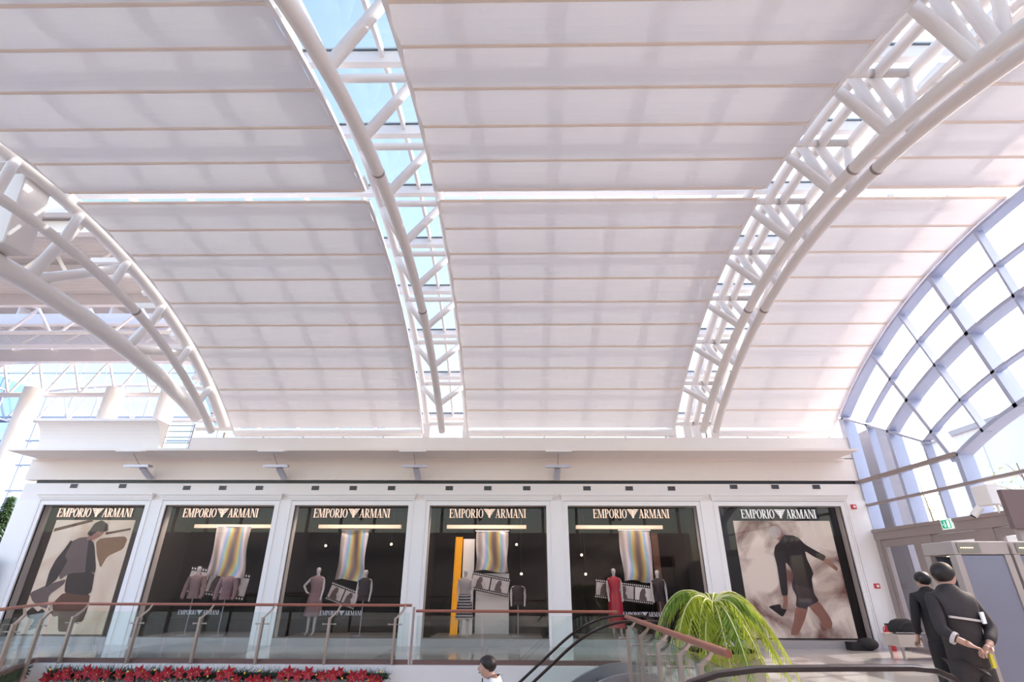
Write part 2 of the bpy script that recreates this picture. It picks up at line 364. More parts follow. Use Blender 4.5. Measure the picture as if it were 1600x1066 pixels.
# ---- blinds ----
BT = [-20.4, -17.0, -13.73, -10.14, -6.53, -2.79, .65]
BL = [1.96, 5.6, 9.1, 12.75, 16.3, 19.85, 23.4, 26.95, 30.45, 34.0, 37.0]
def blind(x0, x1, T, label, low):
    R = 13.4; mid = (x0+x1)/2
    r = thing('roller_blind', cyl(mid, R, T[len(T)//2]), label, 'blind', 'white fabric blinds under the vaulted roof')
    NX = 24; vs = []; fs = []
    rows = []
    for i in range(len(T)-1):
        for k in range(6):
            f = k/6; a = Vector(cyl(0, R, T[i])).lerp(Vector(cyl(0, R, T[i+1])), f)
            d = (a-Vector((0, VY, VZ))).normalized(); rows.append(a-d*(.05*math.sin(PI*f)))
    rows.append(Vector(cyl(0, R, T[-1])))
    for a in rows: vs += [(x0+(x1-x0)*j/NX, a.y, a.z) for j in range(NX+1)]
    for i in range(len(rows)-1): fs += [(i*(NX+1)+j, i*(NX+1)+j+1, (i+1)*(NX+1)+j+1, (i+1)*(NX+1)+j) for j in range(NX)]
    MB().add(vs, fs).build('fabric', 'blind_fabric', r)
    for t in T[:-1] if low else T:
        c = Vector(cyl(x0, R-.015, t)); e = Vector(cyl(x1, R-.015, t)); up = c-Vector((x0, VY, VZ))
        MB().beam(c, e, .05 if t not in (T[0],) else .07, .02, up).build('batten', 'batten', r)
    if low:
        p = cyl(0, 13.42, 37.9); b = MB(); b.tube([(x0, p[1], p[2]), (x1, p[1], p[2])], .13, 16); b.build('bottom_rail', 'frame_white', r, True)
    for x in (x0-.03, x1+.03):
        pts = arc(x, R+.0, T[0], T[-1]+(1 if low else 0), 30); ups = [(Vector(p)-Vector((x, VY, VZ))).normalized() for p in pts]
        MB().sweep(pts, [(-.035, -.03), (.035, -.03), (.035, .05), (-.035, .05)], ups).build('guide_rail', 'frame_white', r)
    return r
BX = [(-9.12, -3.13, 'left'), (-1.62, 4.86, 'centre'), (6.3, 9.86, 'right')]
for x0, x1, n in BX:
    blind(x0, x1, BT, 'white fabric blind in the upper %s bay, above the bright slot' % n, False)
    blind(x0, x1, BL, 'white fabric blind in the lower %s bay, down to the cornice' % n, True)
    # white channel in the bright slot between the two blinds of a bay
    p, q = Vector(cyl(x0, 13.75, 1.3)), Vector(cyl(x1, 13.75, 1.3)); r = thing('motor_channel', tuple((p+q)/2), 'white metal channel in the slot between the %s blinds' % n, 'channel', 'channels at the crown of the vault')
    b = MB(); b.beam(p, q, .36, .05, (0, 0, 1)); b.build('channel_body', 'frame_white', r)
    for i in range(4):
        c = p.lerp(q, (i+.5)/4); MB().box(c.x-.03, c.y-.05, c.z-.08, c.x+.03, c.y+.05, c.z-.03).build('clip', 'taupe', r)

# ---- glazed gable on the right: window_7 ----
g = link(bpy.data.objects.new('window_7', None)); g.location = (9.9, VY, 0); WORLD[g.name] = Vector(g.location); S(g)
def garc(R, a, c, w, d, nm):
    pts = arc(9.9+d/2, R, a, c, 50); ups = [(Vector(p)-Vector((9.9+d/2, VY, VZ))).normalized() for p in pts]
    MB().sweep(pts, [(-d/2, -w/2), (d/2, -w/2), (d/2, w/2), (-d/2, w/2)], ups).build(nm, 'facade_blue', g)
for sg in (1,):
    garc(13.32, -36, 35, .07, .30, 'edge_arch_bar')
garc(12.35, -31, 32.2, .055, .16, 'thin_arc_bar'); garc(11.58, -30, 30.4, .085, .34, 'thick_arc_bar')
garc(10.55, -27, 26.6, .055, .16, 'thin_arc_bar'); garc(9.75, -23.7, 23.7, .085, .34, 'thick_arc_bar')
for k, (a, thick) in enumerate(((24.6, 1), (18.2, 0), (12.5, 1), (6.0, 0), (0, 1), (-6, 0), (-12.5, 1), (-18.2, 0), (-24.6, 1))):
    d, w = (.34, .10) if thick else (.18, .055)
    MB().beam(cyl(9.9+d/2, 9.7, a), cyl(9.9+d/2, 13.3, a), d if 1 else w, w, Vector((1, 0, 0)).cross(Vector(cyl(0, 1, a))-Vector((0, VY, VZ)))).build('radial_bar', 'facade_blue', g)
for sg in (1, -1):
    Y = lambda y: VY+(y-VY)*sg
    MB().beam((10.0, Y(15.5), 6.13), (10.0, Y(12.55), 4.64), .2, .06, (0, 0, 1)).build('spring_bar', 'facade_blue', g)
    for y, zt, w, d in ((15.55, 6.13, .24, .34), (14.5, 5.66, .07, .2), (13.76, 5.23, .11, .34), (12.66, 4.65, .07, .2), (11.82, 4.2, .12, .34), (9.9, 4.5, .07, .2)):
        z0 = 2.83
        if y == 9.9: zt = 3.56
        MB().box(9.9, Y(y)-w/2, z0, 9.9+d, Y(y)+w/2, zt).build('vertical_bar', 'facade_blue', g)
MB().box(9.88, 11.8, 4.15, 10.0, 15.5, 4.25).build('transom', 'taupe', g)
MB().box(9.88, .3, 3.51, 9.98, 15.5, 3.57).build('transom', 'taupe', g)
MB().box(9.86, .3, 2.60, 10.15, 15.6, 2.84).build('header', 'taupe', g)
MB().box(9.84, .3, 2.80, 9.98, 15.6, 2.88).build('header_ledge', 'taupe', g)
b = MB(); gp = [cyl(10.06, 13.3, -36+72*i/40) for i in range(41)]
b.add([(10.06, 15.6, 2.84)]+[tuple(p) for p in reversed(gp)]+[(10.06, .2, 2.84)], [tuple(range(43))]); b.build('gable_pane', 'clear_glass', g)
# entrance doors beneath the header
for n, (y0, y1) in enumerate(((13.9, 15.25), (12.0, 13.35), (10.2, 11.55))):
    d = link(bpy.data.objects.new('door_%d' % (n+1), None)); d.location = (9.95, (y0+y1)/2, 0); WORLD[d.name] = Vector(d.location); S(d)
    b = MB(); w = .13
    b.box(9.9, y0, 0, 9.98, y0+w, 2.58).box(9.9, y1-w, 0, 9.98, y1, 2.58).box(9.9, y0+w, 2.42, 9.98, y1-w, 2.58).box(9.9, y0+w, 0, 9.98, y1-w, .2)
    b.build('door_frame', 'taupe', d); MB().box(9.935, y0+w, .2, 9.945, y1-w, 2.42).build('door_pane', 'clear_glass', d)
    MB().tube([(9.86, y0+w+.02, .9), (9.86, y0+w+.02, 1.4)], .015, 8).build('door_handle', 'aluminium', d)
b = MB(); b.box(9.88, 15.25, 0, 10.1, 15.6, 2.6).box(9.88, 13.35, 0, 10.1, 13.9, 2.6).box(9.88, 11.55, 0, 10.1, 12.0, 2.6)
S(b.build('wall_entrance', 'taupe'))
S(MB().box(9.9, -1, 0, 10.1, 10.2, 2.6).build('wall_right', 'plaster'))
# ================= SHOPFRONT =================
# ---- lettering: high-contrast serif capitals built from strokes, unit height ----
def glyph(ch):
    T, H = .17, .045    # thick stem, hairline
    q = []
    def r(x0, y0, x1, y1): q.append([(x0, y0), (x1, y0), (x1, y1), (x0, y1)])
    def st(x, w=T, f=True, y0=0, y1=1):
        r(x, y0, x+w, y1)
        if f: r(x-.07, 0, x+w+.07, H); r(x-.07, 1-H, x+w+.07, 1)
    def dg(x0, y0, x1, y1, w): q.append([(x0, y0), (x0+w, y0), (x1+w, y1), (x1, y1)])
    def ring(cx, cy, rx, ry, tx, ty, a0=0, a1=360, n=20):
        for i in range(n):
            a, c = math.radians(a0+(a1-a0)*i/n), math.radians(a0+(a1-a0)*(i+1)/n)
            q.append([(cx+rx*math.cos(a), cy+ry*math.sin(a)), (cx+rx*math.cos(c), cy+ry*math.sin(c)), (cx+(rx-tx)*math.cos(c), cy+(ry-ty)*math.sin(c)), (cx+(rx-tx)*math.cos(a), cy+(ry-ty)*math.sin(a))])
    if ch == 'E': st(.07); r(.2, 0, .62, H); r(.2, 1-H, .6, 1); r(.2, .5, .48, .5+H); r(.58, 0, .62, .24); r(.56, .78, .60, 1); r(.45, .40, .49, .65); return q, .66
    if ch == 'M': r(.0, 0, .2, H); r(.08, 0, .12, 1); r(0, 1-H, .2, 1); dg(.40, 0, .1, 1, .16); dg(.44, 0, .76, 1, .04); st(.76); return q, 1.02
    if ch == 'P' or ch == 'R':
        st(.07); ring(.3, .735, .30, .265, .15, H, -90, 90, 12); r(.2, 1-H, .31, 1); r(.2, .47, .31, .47+H)
        if ch == 'P': return q, .62
        dg(.52, 0, .26, .48, .17); r(.52, 0, .76, H); return q, .74
    if ch == 'O': ring(.37, .5, .37, .52, .16, .04, 0, 360, 28); return q, .74
    if ch == 'I': st(.07); return q, .31
    if ch == 'A': dg(.06, 0, .32, 1, .045); dg(.50, 0, .26, 1, .18); r(.12, .3, .52, .3+H); r(-.02, 0, .18, H); r(.42, 0, .76, H); return q, .74
    if ch == 'N': r(0, 0, .2, H); r(.08, 0, .12, 1); r(0, 1-H, .16, 1); dg(.56, 0, .08, 1, .17); r(.66, 0, .70, 1); r(.6, 1-H, .78, 1); return q, .78
    if ch == '*':   # spread-wing emblem of slanted bars
        for i in range(4):
            y1 = 1-.19*i; x = .17*i; h = .135
            q.append([(x, y1), (.80, y1), (.80, y1-h), (x+.12, y1-h)]); q.append([(.96, y1), (1.76-x, y1), (1.64-x, y1-h), (.96, y1-h)])
        q.append([(.70, .26), (1.06, .26), (1.0, .0), (.76, .0)]); q.append([(.78, .90), (.98, .90), (.98, .2), (.78, .2)])
        return q, 1.76
def sign(label, x0, x1, z0, z1, y, m, group, depth=.025, whole=False):
    text = 'EMPORIO*ARMANI'; sp = .045; W = sum(glyph(c)[1] for c in text)+sp*(len(text)-1)
    sx = (x1-x0)/W; h = z1-z0; cx = 0
    r = thing('shop_sign', ((x0+x1)/2, y, z0), label, 'sign', group); allb = MB()
    for i, c in enumerate(text):
        gq, w = glyph(c); b = allb if whole else MB()
        for p in gq: b.prism(p, lambda a, d, t, cx=cx: (x0+(cx+a)*sx, y-t, z0+d*h), t=depth)
        if not whole: b.build('emblem' if c == '*' else 'letter', m, r)
        cx += w+sp
    if whole: allb.build('lettering', m, r)
ORD = ['leftmost', 'second', 'third', 'fourth', 'fifth', 'rightmost']
TX = [(-13.44, -11.25), (-9.76, -7.57), (-5.95, -3.74), (-2.02, .18), (2.11, 4.28), (6.33, 8.45)]
WDESC = ['leftmost window, above the sepia poster', 'second window, with two jackets', 'third window, with the slim white mannequin', 'fourth window, with the yellow curtain', 'fifth window, with the red dress', 'rightmost window, above the smoky cream poster']
for k, (a, c) in enumerate(TX):
    sign('gilt serif shop lettering over the '+WDESC[k], a, c, 3.19, 3.43, YW+.035, 'letter_gold' if k < 5 else 'letter_white', 'shop name signs in the windows', .02)
for (a, c), k in (((-9.21, -8.1), 1), ((-5.37, -4.25), 2), ((2.75, 3.85), 4)):
    sign('small faint lettering at the foot of the %s window' % ORD[k], a, c, .70, .81, YW+.04, 'letter_faint', 'small shop names low on the glass', .004, True)

mat('dark_grey', (.06, .055, .06), .4)
# ---- recessed square lights row ----
def vent(x, z, label):
    r = thing('recessed_light', (x, YW, z), label, 'light', 'recessed triple lights above the windows')
    MB().box(x-.125, YW-.012, z-.075, x+.125, YW+.0, z+.075).build('bezel', 'frame_white', r)
    MB().box(x-.11, YW-.016, z-.06, x+.11, YW-.010, z+.06).build('housing', 'black', r)
    for i in (-1, 0, 1): MB().box(x+i*.072-.027, YW-.022, z-.045, x+i*.072+.027, YW-.014, z+.045).build('lamp_cell', 'dark_grey', r)
VX = [[-13.22, -11.76], [-9.83, -8.76, -7.67], [-6.01, -4.89, -3.76], [-2.06, -.93, .21], [1.97, 3.2, 4.43], [6.24, 7.44, 8.63]]
PN = {2: ['left', 'right'], 3: ['left', 'middle', 'right']}
for k, L in enumerate(VX):
    for j, x in enumerate(L):
        vent(x, 4.01+(.05 if k in (0, 5) else .0), 'small black recessed triple light, %s one above the %s window' % (PN[len(L)][j], ORD[k]))
# ---- wall uplights ----
mat('reflector_white', (.93, .93, .94), .4)
for x, d in ((-10.95, 'leftmost'), (-6.95, 'second from the left'), (-2.98, 'second from the right'), (1.09, 'rightmost')):
    r = thing('wall_uplight', (x, YW, 4.3), 'grey bracket uplight with a white reflector under the ledge, '+d, 'light', 'bracket uplights along the cornice')
    b = MB(); b.beam((x, 15.42, 4.27), (x, 14.95, 4.50), .17, .09, (0, 0, 1)); b.build('bracket', 'aluminium', r, bevel=.02)
    b = MB(); b.add([(x-.37, 14.68, 4.46), (x+.37, 14.68, 4.46), (x+.30, 14.98, 4.50), (x-.30, 14.98, 4.50), (x-.34, 14.68, 4.53), (x+.34, 14.68, 4.53), (x+.27, 14.98, 4.57), (x-.27, 14.98, 4.57)],
        [(3, 2, 1, 0), (4, 5, 6, 7), (0, 1, 5, 4), (1, 2, 6, 5), (2, 3, 7, 6), (3, 0, 4, 7)]); b.build('lamp_head', 'aluminium', r)
    MB().tube([(x, 14.8, 4.55), (x, 14.45, 4.79)], .008, 6).build('stay_rod', 'taupe', r)
    MB().obox((x, 14.32, 4.83), (.36, 0, 0), (0, .10, .02), (0, -.003, .012)).build('reflector', 'reflector_white', r)
# ---- thick curved parapet piece on the ledge, left ----
b = MB(); prof = [(14.62, 5.86), (14.62, 5.80)]+[(14.62+.42*math.sin(PI/2*i/10), 5.80-.84*(1-math.cos(PI/2*i/10))) for i in range(1, 11)]+[(15.2, 4.96), (15.2, 5.86)]
n = len(prof); x0, x1 = -14.35, -10.72; vs = [(x0, y, z) for y, z in prof]+[(x1, y, z) for y, z in prof]
b.add(vs, [tuple(range(n)), tuple(range(2*n-1, n-1, -1))]+[(i, (i+1) % n, (i+1) % n+n, i+n) for i in range(n)])
tag(b.build('cove_parapet', 'plaster'), 'smooth white coved parapet box standing on the ledge at far left', 'parapet')
r = thing('louvre_rack', (-10.6, 15.6, 5.2), 'open rack of thin dark bars beside the coved parapet', 'louvre')
MB().tube([(-10.17, 15.6, 5.18), (-10.17, 15.6, 5.98)], .018, 6).build('upright', 'taupe', r); MB().tube([(-11.0, 15.6, 5.0), (-11.0, 15.6, 5.98)], .018, 6).build('upright', 'taupe', r)
for i in range(5): MB().tube([(-11.02, 15.6, 5.2+i*.18), (-10.17, 15.6, 5.2+i*.18)], .014, 6).build('bar', 'taupe', r)

# ---- posters ----
W6= {'hair': [(7.106, 2.84), (7.164, 2.955), (7.288, 3.016), (7.403, 2.988), (7.464, 2.887), (7.458, 2.796), (7.337, 2.682), (7.22, 2.695), (7.152, 2.758)], 'face': [(7.207, 2.864), (7.338, 2.956), (7.432, 2.896), (7.444, 2.773), (7.379, 2.695), (7.275, 2.727)], 'neck': [(7.342, 2.75), (7.459, 2.841), (7.549, 2.728), (7.419, 2.569), (7.361, 2.614)], 'jacket': [(7.241, 2.456), (7.385, 2.569), (7.519, 2.741), (7.782, 2.737), (7.935, 2.67), (8.063, 2.503), (8.312, 2.348), (8.57, 2.207), (8.466, 2.075), (8.226, 2.193), (8.024, 2.338), (8.031, 2.126), (8.092, 1.93), (8.123, 1.771), (8.048, 1.651), (8.023, 1.397), (7.636, 1.48), (7.506, 1.522), (7.578, 1.735), (7.547, 1.907), (7.439, 2.059), (7.391, 1.691), (7.327, 1.24), (7.165, 1.235), (7.167, 1.563), (7.189, 1.993), (7.165, 2.256)], 'shorts': [(7.502, 1.543), (8.033, 1.439), (8.025, 1.272), (8.111, 1.081), (7.797, 0.957), (7.75, 0.892), (7.467, 0.948), (7.549, 1.187), (7.477, 1.395)], 'hand_right': [(8.534, 2.194), (8.707, 2.041), (8.849, 1.902), (8.791, 1.825), (8.694, 1.902), (8.48, 2.093)], 'hand_left': [(7.181, 1.227), (7.303, 1.236), (7.273, 1.021), (7.173, 0.857), (7.082, 0.897), (7.168, 1.041)], 'bag': [(6.727, 0.945), (7.06, 1.007), (7.068, 0.897), (7.209, 0.877), (7.055, 0.695), (6.891, 0.815)], 'leg_left': [(7.467, 0.948), (7.788, 0.92), (7.648, 0.657), (7.466, 0.397), (7.357, 0.279), (7.179, 0.278), (7.327, 0.575)], 'leg_right': [(7.803, 0.982), (8.111, 1.081), (8.314, 0.7), (8.345, 0.56), (8.273, 0.421), (8.076, 0.436), (8.042, 0.659), (7.878, 0.86)]}
W1= {'hair': [(-12.555, 2.748), (-12.488, 2.912), (-12.433, 3.039), (-12.261, 3.124), (-12.054, 3.007), (-11.993, 2.829), (-12.147, 2.796), (-12.28, 2.819), (-12.431, 2.679)], 'face': [(-12.489, 2.772), (-12.2, 2.805), (-12.072, 2.796), (-12.157, 2.68), (-12.323, 2.587), (-12.517, 2.573)], 'shirt': [(-12.969, 2.517), (-12.738, 2.632), (-12.444, 2.647), (-12.255, 1.845), (-12.289, 1.669), (-12.733, 1.689), (-12.917, 1.537), (-13.102, 2.019), (-13.057, 2.289)], 'coat': [(-13.074, 2.334), (-12.986, 2.562), (-12.919, 2.517), (-13.005, 2.154), (-12.881, 2.02), (-12.951, 1.754), (-13.013, 1.536), (-13.251, 1.342), (-13.282, 1.753), (-13.217, 2.063)], 'coat_front': [(-12.464, 2.633), (-12.255, 2.464), (-11.997, 1.845), (-11.987, 1.705), (-12.102, 1.757), (-12.24, 1.669), (-12.367, 2.155)], 'waist': [(-12.733, 1.689), (-11.997, 1.736), (-11.918, 1.24), (-12.007, 1.155), (-12.3, 1.175), (-12.65, 1.216), (-12.715, 1.451)], 'skirt': [(-12.674, 1.216), (-11.943, 1.176), (-11.886, 0.82), (-11.911, 0.5), (-12.259, 0.491), (-12.236, 0.269), (-12.491, 0.28), (-12.616, 0.652), (-12.727, 0.611), (-12.972, 0.816)], 'sleeve': [(-13.625, 1.2), (-13.204, 1.406), (-12.751, 1.546), (-12.771, 1.408), (-13.079, 1.151), (-12.995, 0.816), (-13.233, 0.877), (-13.473, 1.002)], 'bag': [(-13.553, 0.71), (-13.414, 0.856), (-13.222, 0.732), (-13.137, 0.815), (-13.024, 0.733), (-13.083, 0.386), (-13.318, 0.276), (-13.241, 0.568), (-13.422, 0.588)], 'beam': [(-13.592, 2.802), (-13.588, 2.895), (-12.552, 3.162), (-12.525, 3.086)], 'beam_right': [(-12.023, 2.726), (-12.044, 2.787), (-11.345, 2.914), (-11.326, 2.854)], 'shape': [(-12.224, 2.518), (-12.136, 2.62), (-11.46, 2.681), (-11.355, 2.59), (-11.396, 2.338), (-11.778, 2.157), (-11.866, 1.846), (-12.072, 2.156)]}
def smoky(name, base, dark, lo, hi, sc=1.2):
    m = bpy.data.materials.new(name); m.use_nodes = True; nt = m.node_tree; b = nt.nodes['Principled BSDF']; b.inputs['Roughness'].default_value = .5
    tc = nt.nodes.new('ShaderNodeTexCoord'); n = nt.nodes.new('ShaderNodeTexNoise'); n.inputs['Scale'].default_value = sc; n.inputs['Detail'].default_value = 5; n.inputs['Distortion'].default_value = .6
    cr = nt.nodes.new('ShaderNodeValToRGB'); cr.color_ramp.elements[0].position = lo; cr.color_ramp.elements[0].color = dark+(1,); cr.color_ramp.elements[1].position = hi; cr.color_ramp.elements[1].color = base+(1,)
    nt.links.new(tc.outputs['Object'], n.inputs['Vector']); nt.links.new(n.outputs['Fac'], cr.inputs[0]); nt.links.new(cr.outputs[0], b.inputs['Base Color']); M[name] = m
    b.inputs['Emission Strength'].default_value = .22; nt.links.new(cr.outputs[0], b.inputs['Emission Color'])
smoky('poster_smoke', (.97, .86, .76), (.22, .10, .085), .36, .56, 1.0)
smoky('poster_sepia', (.95, .85, .70), (.60, .42, .28), .25, .55, .6)
for nm, c in (('ink_black', (.03, .022, .025)), ('ink_skin', (.55, .27, .20)), ('ink_pale', (.92, .80, .76)), ('ink_short', (.07, .045, .055)), ('ink_brown', (.17, .065, .035)), ('ink_grey', (.20, .15, .14)), ('ink_coat', (.03, .02, .022)), ('ink_hair', (.06, .025, .02)), ('ink_tan', (.42, .24, .12)), ('ink_red', (.45, .02, .03)), ('ink_mid', (.16, .12, .12))):
    mat(nm, c, .5, var=.18, scale=9)
def poster(k, x0, x1, z0, z1, bgm, polys, cols, label):
    a, c = WIN[k]
    tag(MB().box(a+.02, YW+.30, .17, c-.02, YW+.34, 3.50).build('backing_board', 'black'), 'black backing board behind the glass of the %s window' % ORD[k], 'board')
    r = thing('poster', ((x0+x1)/2, YW+.29, z0), label, 'poster', 'large fashion posters')
    MB().box(x0, YW+.275, z0, x1, YW+.298, z1).build('print', bgm, r)
    for j, (nm, p) in enumerate(polys.items()):
        if 'beam' not in nm:
            n = len(p); cx, cz = sum(q[0] for q in p)/n, sum(q[1] for q in p)/n
            p = [(cx+(q[0]-cx)*1.03, cz+(q[1]-cz)*1.03) for q in p]
            p = [(p[i][0]*(1-f)+p[(i+1) % n][0]*f, p[i][1]*(1-f)+p[(i+1) % n][1]*f) for i in range(n) for f in (.14, .86)]
        y = YW+.272-.0015*j; MB().prism(p, lambda a, d, t: (a, y-t, d), t=.001).build('printed_'+nm.split('_')[0], cols[nm], r)
dz = 0
W6c = dict(hair='ink_pale', face='ink_pale', neck='ink_skin', jacket='ink_black', shorts='ink_short', hand_right='ink_skin', hand_left='ink_skin', bag='ink_black', leg_left='ink_skin', leg_right='ink_skin')
W1c = dict(hair='ink_hair', face='ink_skin', shirt='ink_grey', coat='ink_black', coat_front='ink_coat', waist='ink_coat', skirt='ink_brown', sleeve='ink_grey', bag='ink_black', beam='ink_brown', beam_right='ink_brown', shape='ink_tan')
W1o = {k: W1[k] for k in ('beam', 'beam_right', 'shape', 'skirt', 'bag', 'sleeve', 'shirt', 'waist', 'coat', 'coat_front', 'face', 'hair')}
W6o = {k: W6[k] for k in ('leg_left', 'leg_right', 'hand_right', 'hand_left', 'bag', 'shorts', 'neck', 'jacket', 'face', 'hair')}
poster(0, -13.62, -11.28, .20, 3.13, 'poster_sepia', W1o, W1c, 'sepia fashion poster of a dark-haired woman in a black coat')
poster(5, 6.17, 8.93, .20, 3.15, 'poster_smoke', W6o, W6c, 'smoky cream fashion poster of a woman in black jacket and shorts')

# ---- display windows ----
def irid():
    m = bpy.data.materials.new('iridescent_film'); m.use_nodes = True; nt = m.node_tree; b = nt.nodes['Principled BSDF']; b.inputs['Roughness'].default_value = .18; b.inputs['Metallic'].default_value = .35
    tc = nt.nodes.new('ShaderNodeTexCoord'); w = nt.nodes.new('ShaderNodeTexWave'); w.inputs['Scale'].default_value = .35; w.inputs['Distortion'].default_value = 5; w.inputs['Detail'].default_value = 2; w.inputs['Detail Scale'].default_value = .8
    cr = nt.nodes.new('ShaderNodeValToRGB'); E_ = cr.color_ramp.elements
    cols = [(.16, .12, .12), (.55, .35, .12), (.42, .52, .30), (.20, .42, .62), (.50, .42, .60), (.66, .60, .55), (.30, .25, .24)]
    E_[0].color = cols[0]+(1,); E_[1].color = cols[-1]+(1,); E_[1].position = 1
    for i, c in enumerate(cols[1:-1]): e = E_.new((i+1)/6); e.color = c+(1,)
    nt.links.new(tc.outputs['Object'], w.inputs['Vector']); nt.links.new(w.outputs['Fac'], cr.inputs[0]); nt.links.new(cr.outputs[0], b.inputs['Base Color'])
    nt.links.new(cr.outputs[0], b.inputs['Emission Color']); b.inputs['Emission Strength'].default_value = .12
    M['iridescent_film'] = m
irid()
mat('film_print', (.50, .45, .44), .5, var=.5, scale=5, emit=(.6, .55, .55), es=.18); mat('film_white', (.8, .76, .75), .5, emit=(1, 1, 1), es=.1)
mat('mannequin_white', (.80, .76, .74), .3); mat('cloth_mauve', (.30, .20, .20), .9, var=.3, scale=20); mat('cloth_dark', (.05, .04, .045), .9); mat('cloth_pink', (.34, .22, .23), .9, var=.2, scale=15)
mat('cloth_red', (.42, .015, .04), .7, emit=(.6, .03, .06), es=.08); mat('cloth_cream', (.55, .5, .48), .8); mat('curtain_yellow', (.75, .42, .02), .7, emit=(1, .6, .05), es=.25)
mat('warm_spot', (1, .8, .6), .5, emit=(1, .75, .5), es=8); mat('shelf_light', (.6, .45, .35), .5, emit=(1, .75, .55), es=.4)
def sheet(k, x0, x1, z0, z1, y, label):
    r = thing('iridescent_banner', ((x0+x1)/2, y, z0), label, 'banner', 'iridescent foil banners'); NX, NZ = 10, 16; vs = []
    for i in range(NZ+1):
        f = i/NZ
        for j in range(NX+1):
            u = j/NX; x = x0+(x1-x0)*u+(.05*math.sin(f*5+k)*(1-f)*(1 if u > .5 else -1)); vs.append((x, y+.05*math.sin(u*7+f*4+k), z0+(z1-z0)*f+.04*math.sin(u*6)*(1-f)))
    MB().add(vs, [(i*(NX+1)+j, i*(NX+1)+j+1, (i+1)*(NX+1)+j+1, (i+1)*(NX+1)+j) for i in range(NZ) for j in range(NX)]).build('foil', 'iridescent_film', r, True)
    MB().tube([(x0-.03, y, z1+.01), (x1+.03, y, z1+.01)], .015, 8).build('hanging_bar', 'film_white', r)
def strip(k, p, q, h, y, label):   # p left-top, q right-top in x,z
    p, q = Vector((p[0], y, p[1])), Vector((q[0], y, q[1])); d = (q-p); L = d.length; u = d.normalized(); dn = Vector((u.z, 0, -u.x))
    if dn.z > 0: dn = -dn
    r = thing('film_strip_banner', tuple((p+q)/2), label, 'banner', 'tilted film strip banners')
    def quad(a, c, e, g, t, m, nm):
        o = p+u*a+dn*e; MB().obox(p+u*((a+c)/2)+dn*((e+g)/2)+Vector((0, -t, 0)), u*((c-a)/2), dn*((g-e)/2), (0, .004, 0)).build(nm, m, r)
    quad(0, L, 0, h, 0, 'black', 'strip')
    nf = max(2, round(L/(h*.95))); b = MB()
    for i in range(nf):
        a, c = L*i/nf+.02, L*(i+1)/nf-.02; quad(a, c, h*.17, h*.83, .006, 'film_white' if i == nf-1 and k == 4 else 'film_print', 'frame')
        cx = (a+c)/2; o = p+u*cx+dn*h*.5+Vector((0, -.012, 0))
        g = MB(); pts = [(-.35, .32), (-.3, -.05), (-.15, -.28), (.05, -.3), (.12, -.1), (.05, .05), (.18, .2), (.2, .32)]
        g.prism(pts, lambda aa, bb, t: tuple(o+u*aa*h*.8+dn*bb*h+Vector((0, -t, 0))), t=.001); g.build('picture', 'ink_mid', r)
    n = int(L/(h*.11))
    hb = MB()
    for i in range(n):
        for e in (.05, .88): a = L*(i+.3)/n; hb.obox(p+u*a+dn*(h*(e+.035))+Vector((0, -.005, 0)), u*(L/n*.25), dn*h*.035, (0, .001, 0))
    hb.build('perforations', 'film_white', r)
def body(name, J, E_, label, cat, m, root=0, group=None, sub=2, parent=None, local=False):
    """one continuous figure grown from a skeleton. J: list (x,y,z,rx[,ry])"""
    me = bpy.data.meshes.new(name); off = Vector((0, 0, 0)) if parent is None or local else WORLD[parent.name]
    me.from_pydata([tuple(Vector(j[:3])-off) for j in J], E_, [])
    o = link(bpy.data.objects.new(name, me)); WORLD[o.name] = off
    if parent is not None: o.parent = parent
    bm = bmesh.new(); bm.from_mesh(me); sk = bm.verts.layers.skin.verify(); bm.verts.ensure_lookup_table()
    for i, j in enumerate(J): bm.verts[i][sk].radius = (j[3], j[4] if len(j) > 4 else j[3]); bm.verts[i][sk].use_root = (i == root)
    bm.to_mesh(me); bm.free(); me.materials.append(M[m])
    s = o.modifiers.new('skin', 'SKIN'); s.use_smooth_shade = True
    if sub: q = o.modifiers.new('smooth', 'SUBSURF'); q.levels = sub; q.render_levels = sub
    if parent is None: tag(o, label, cat, group)
    return o
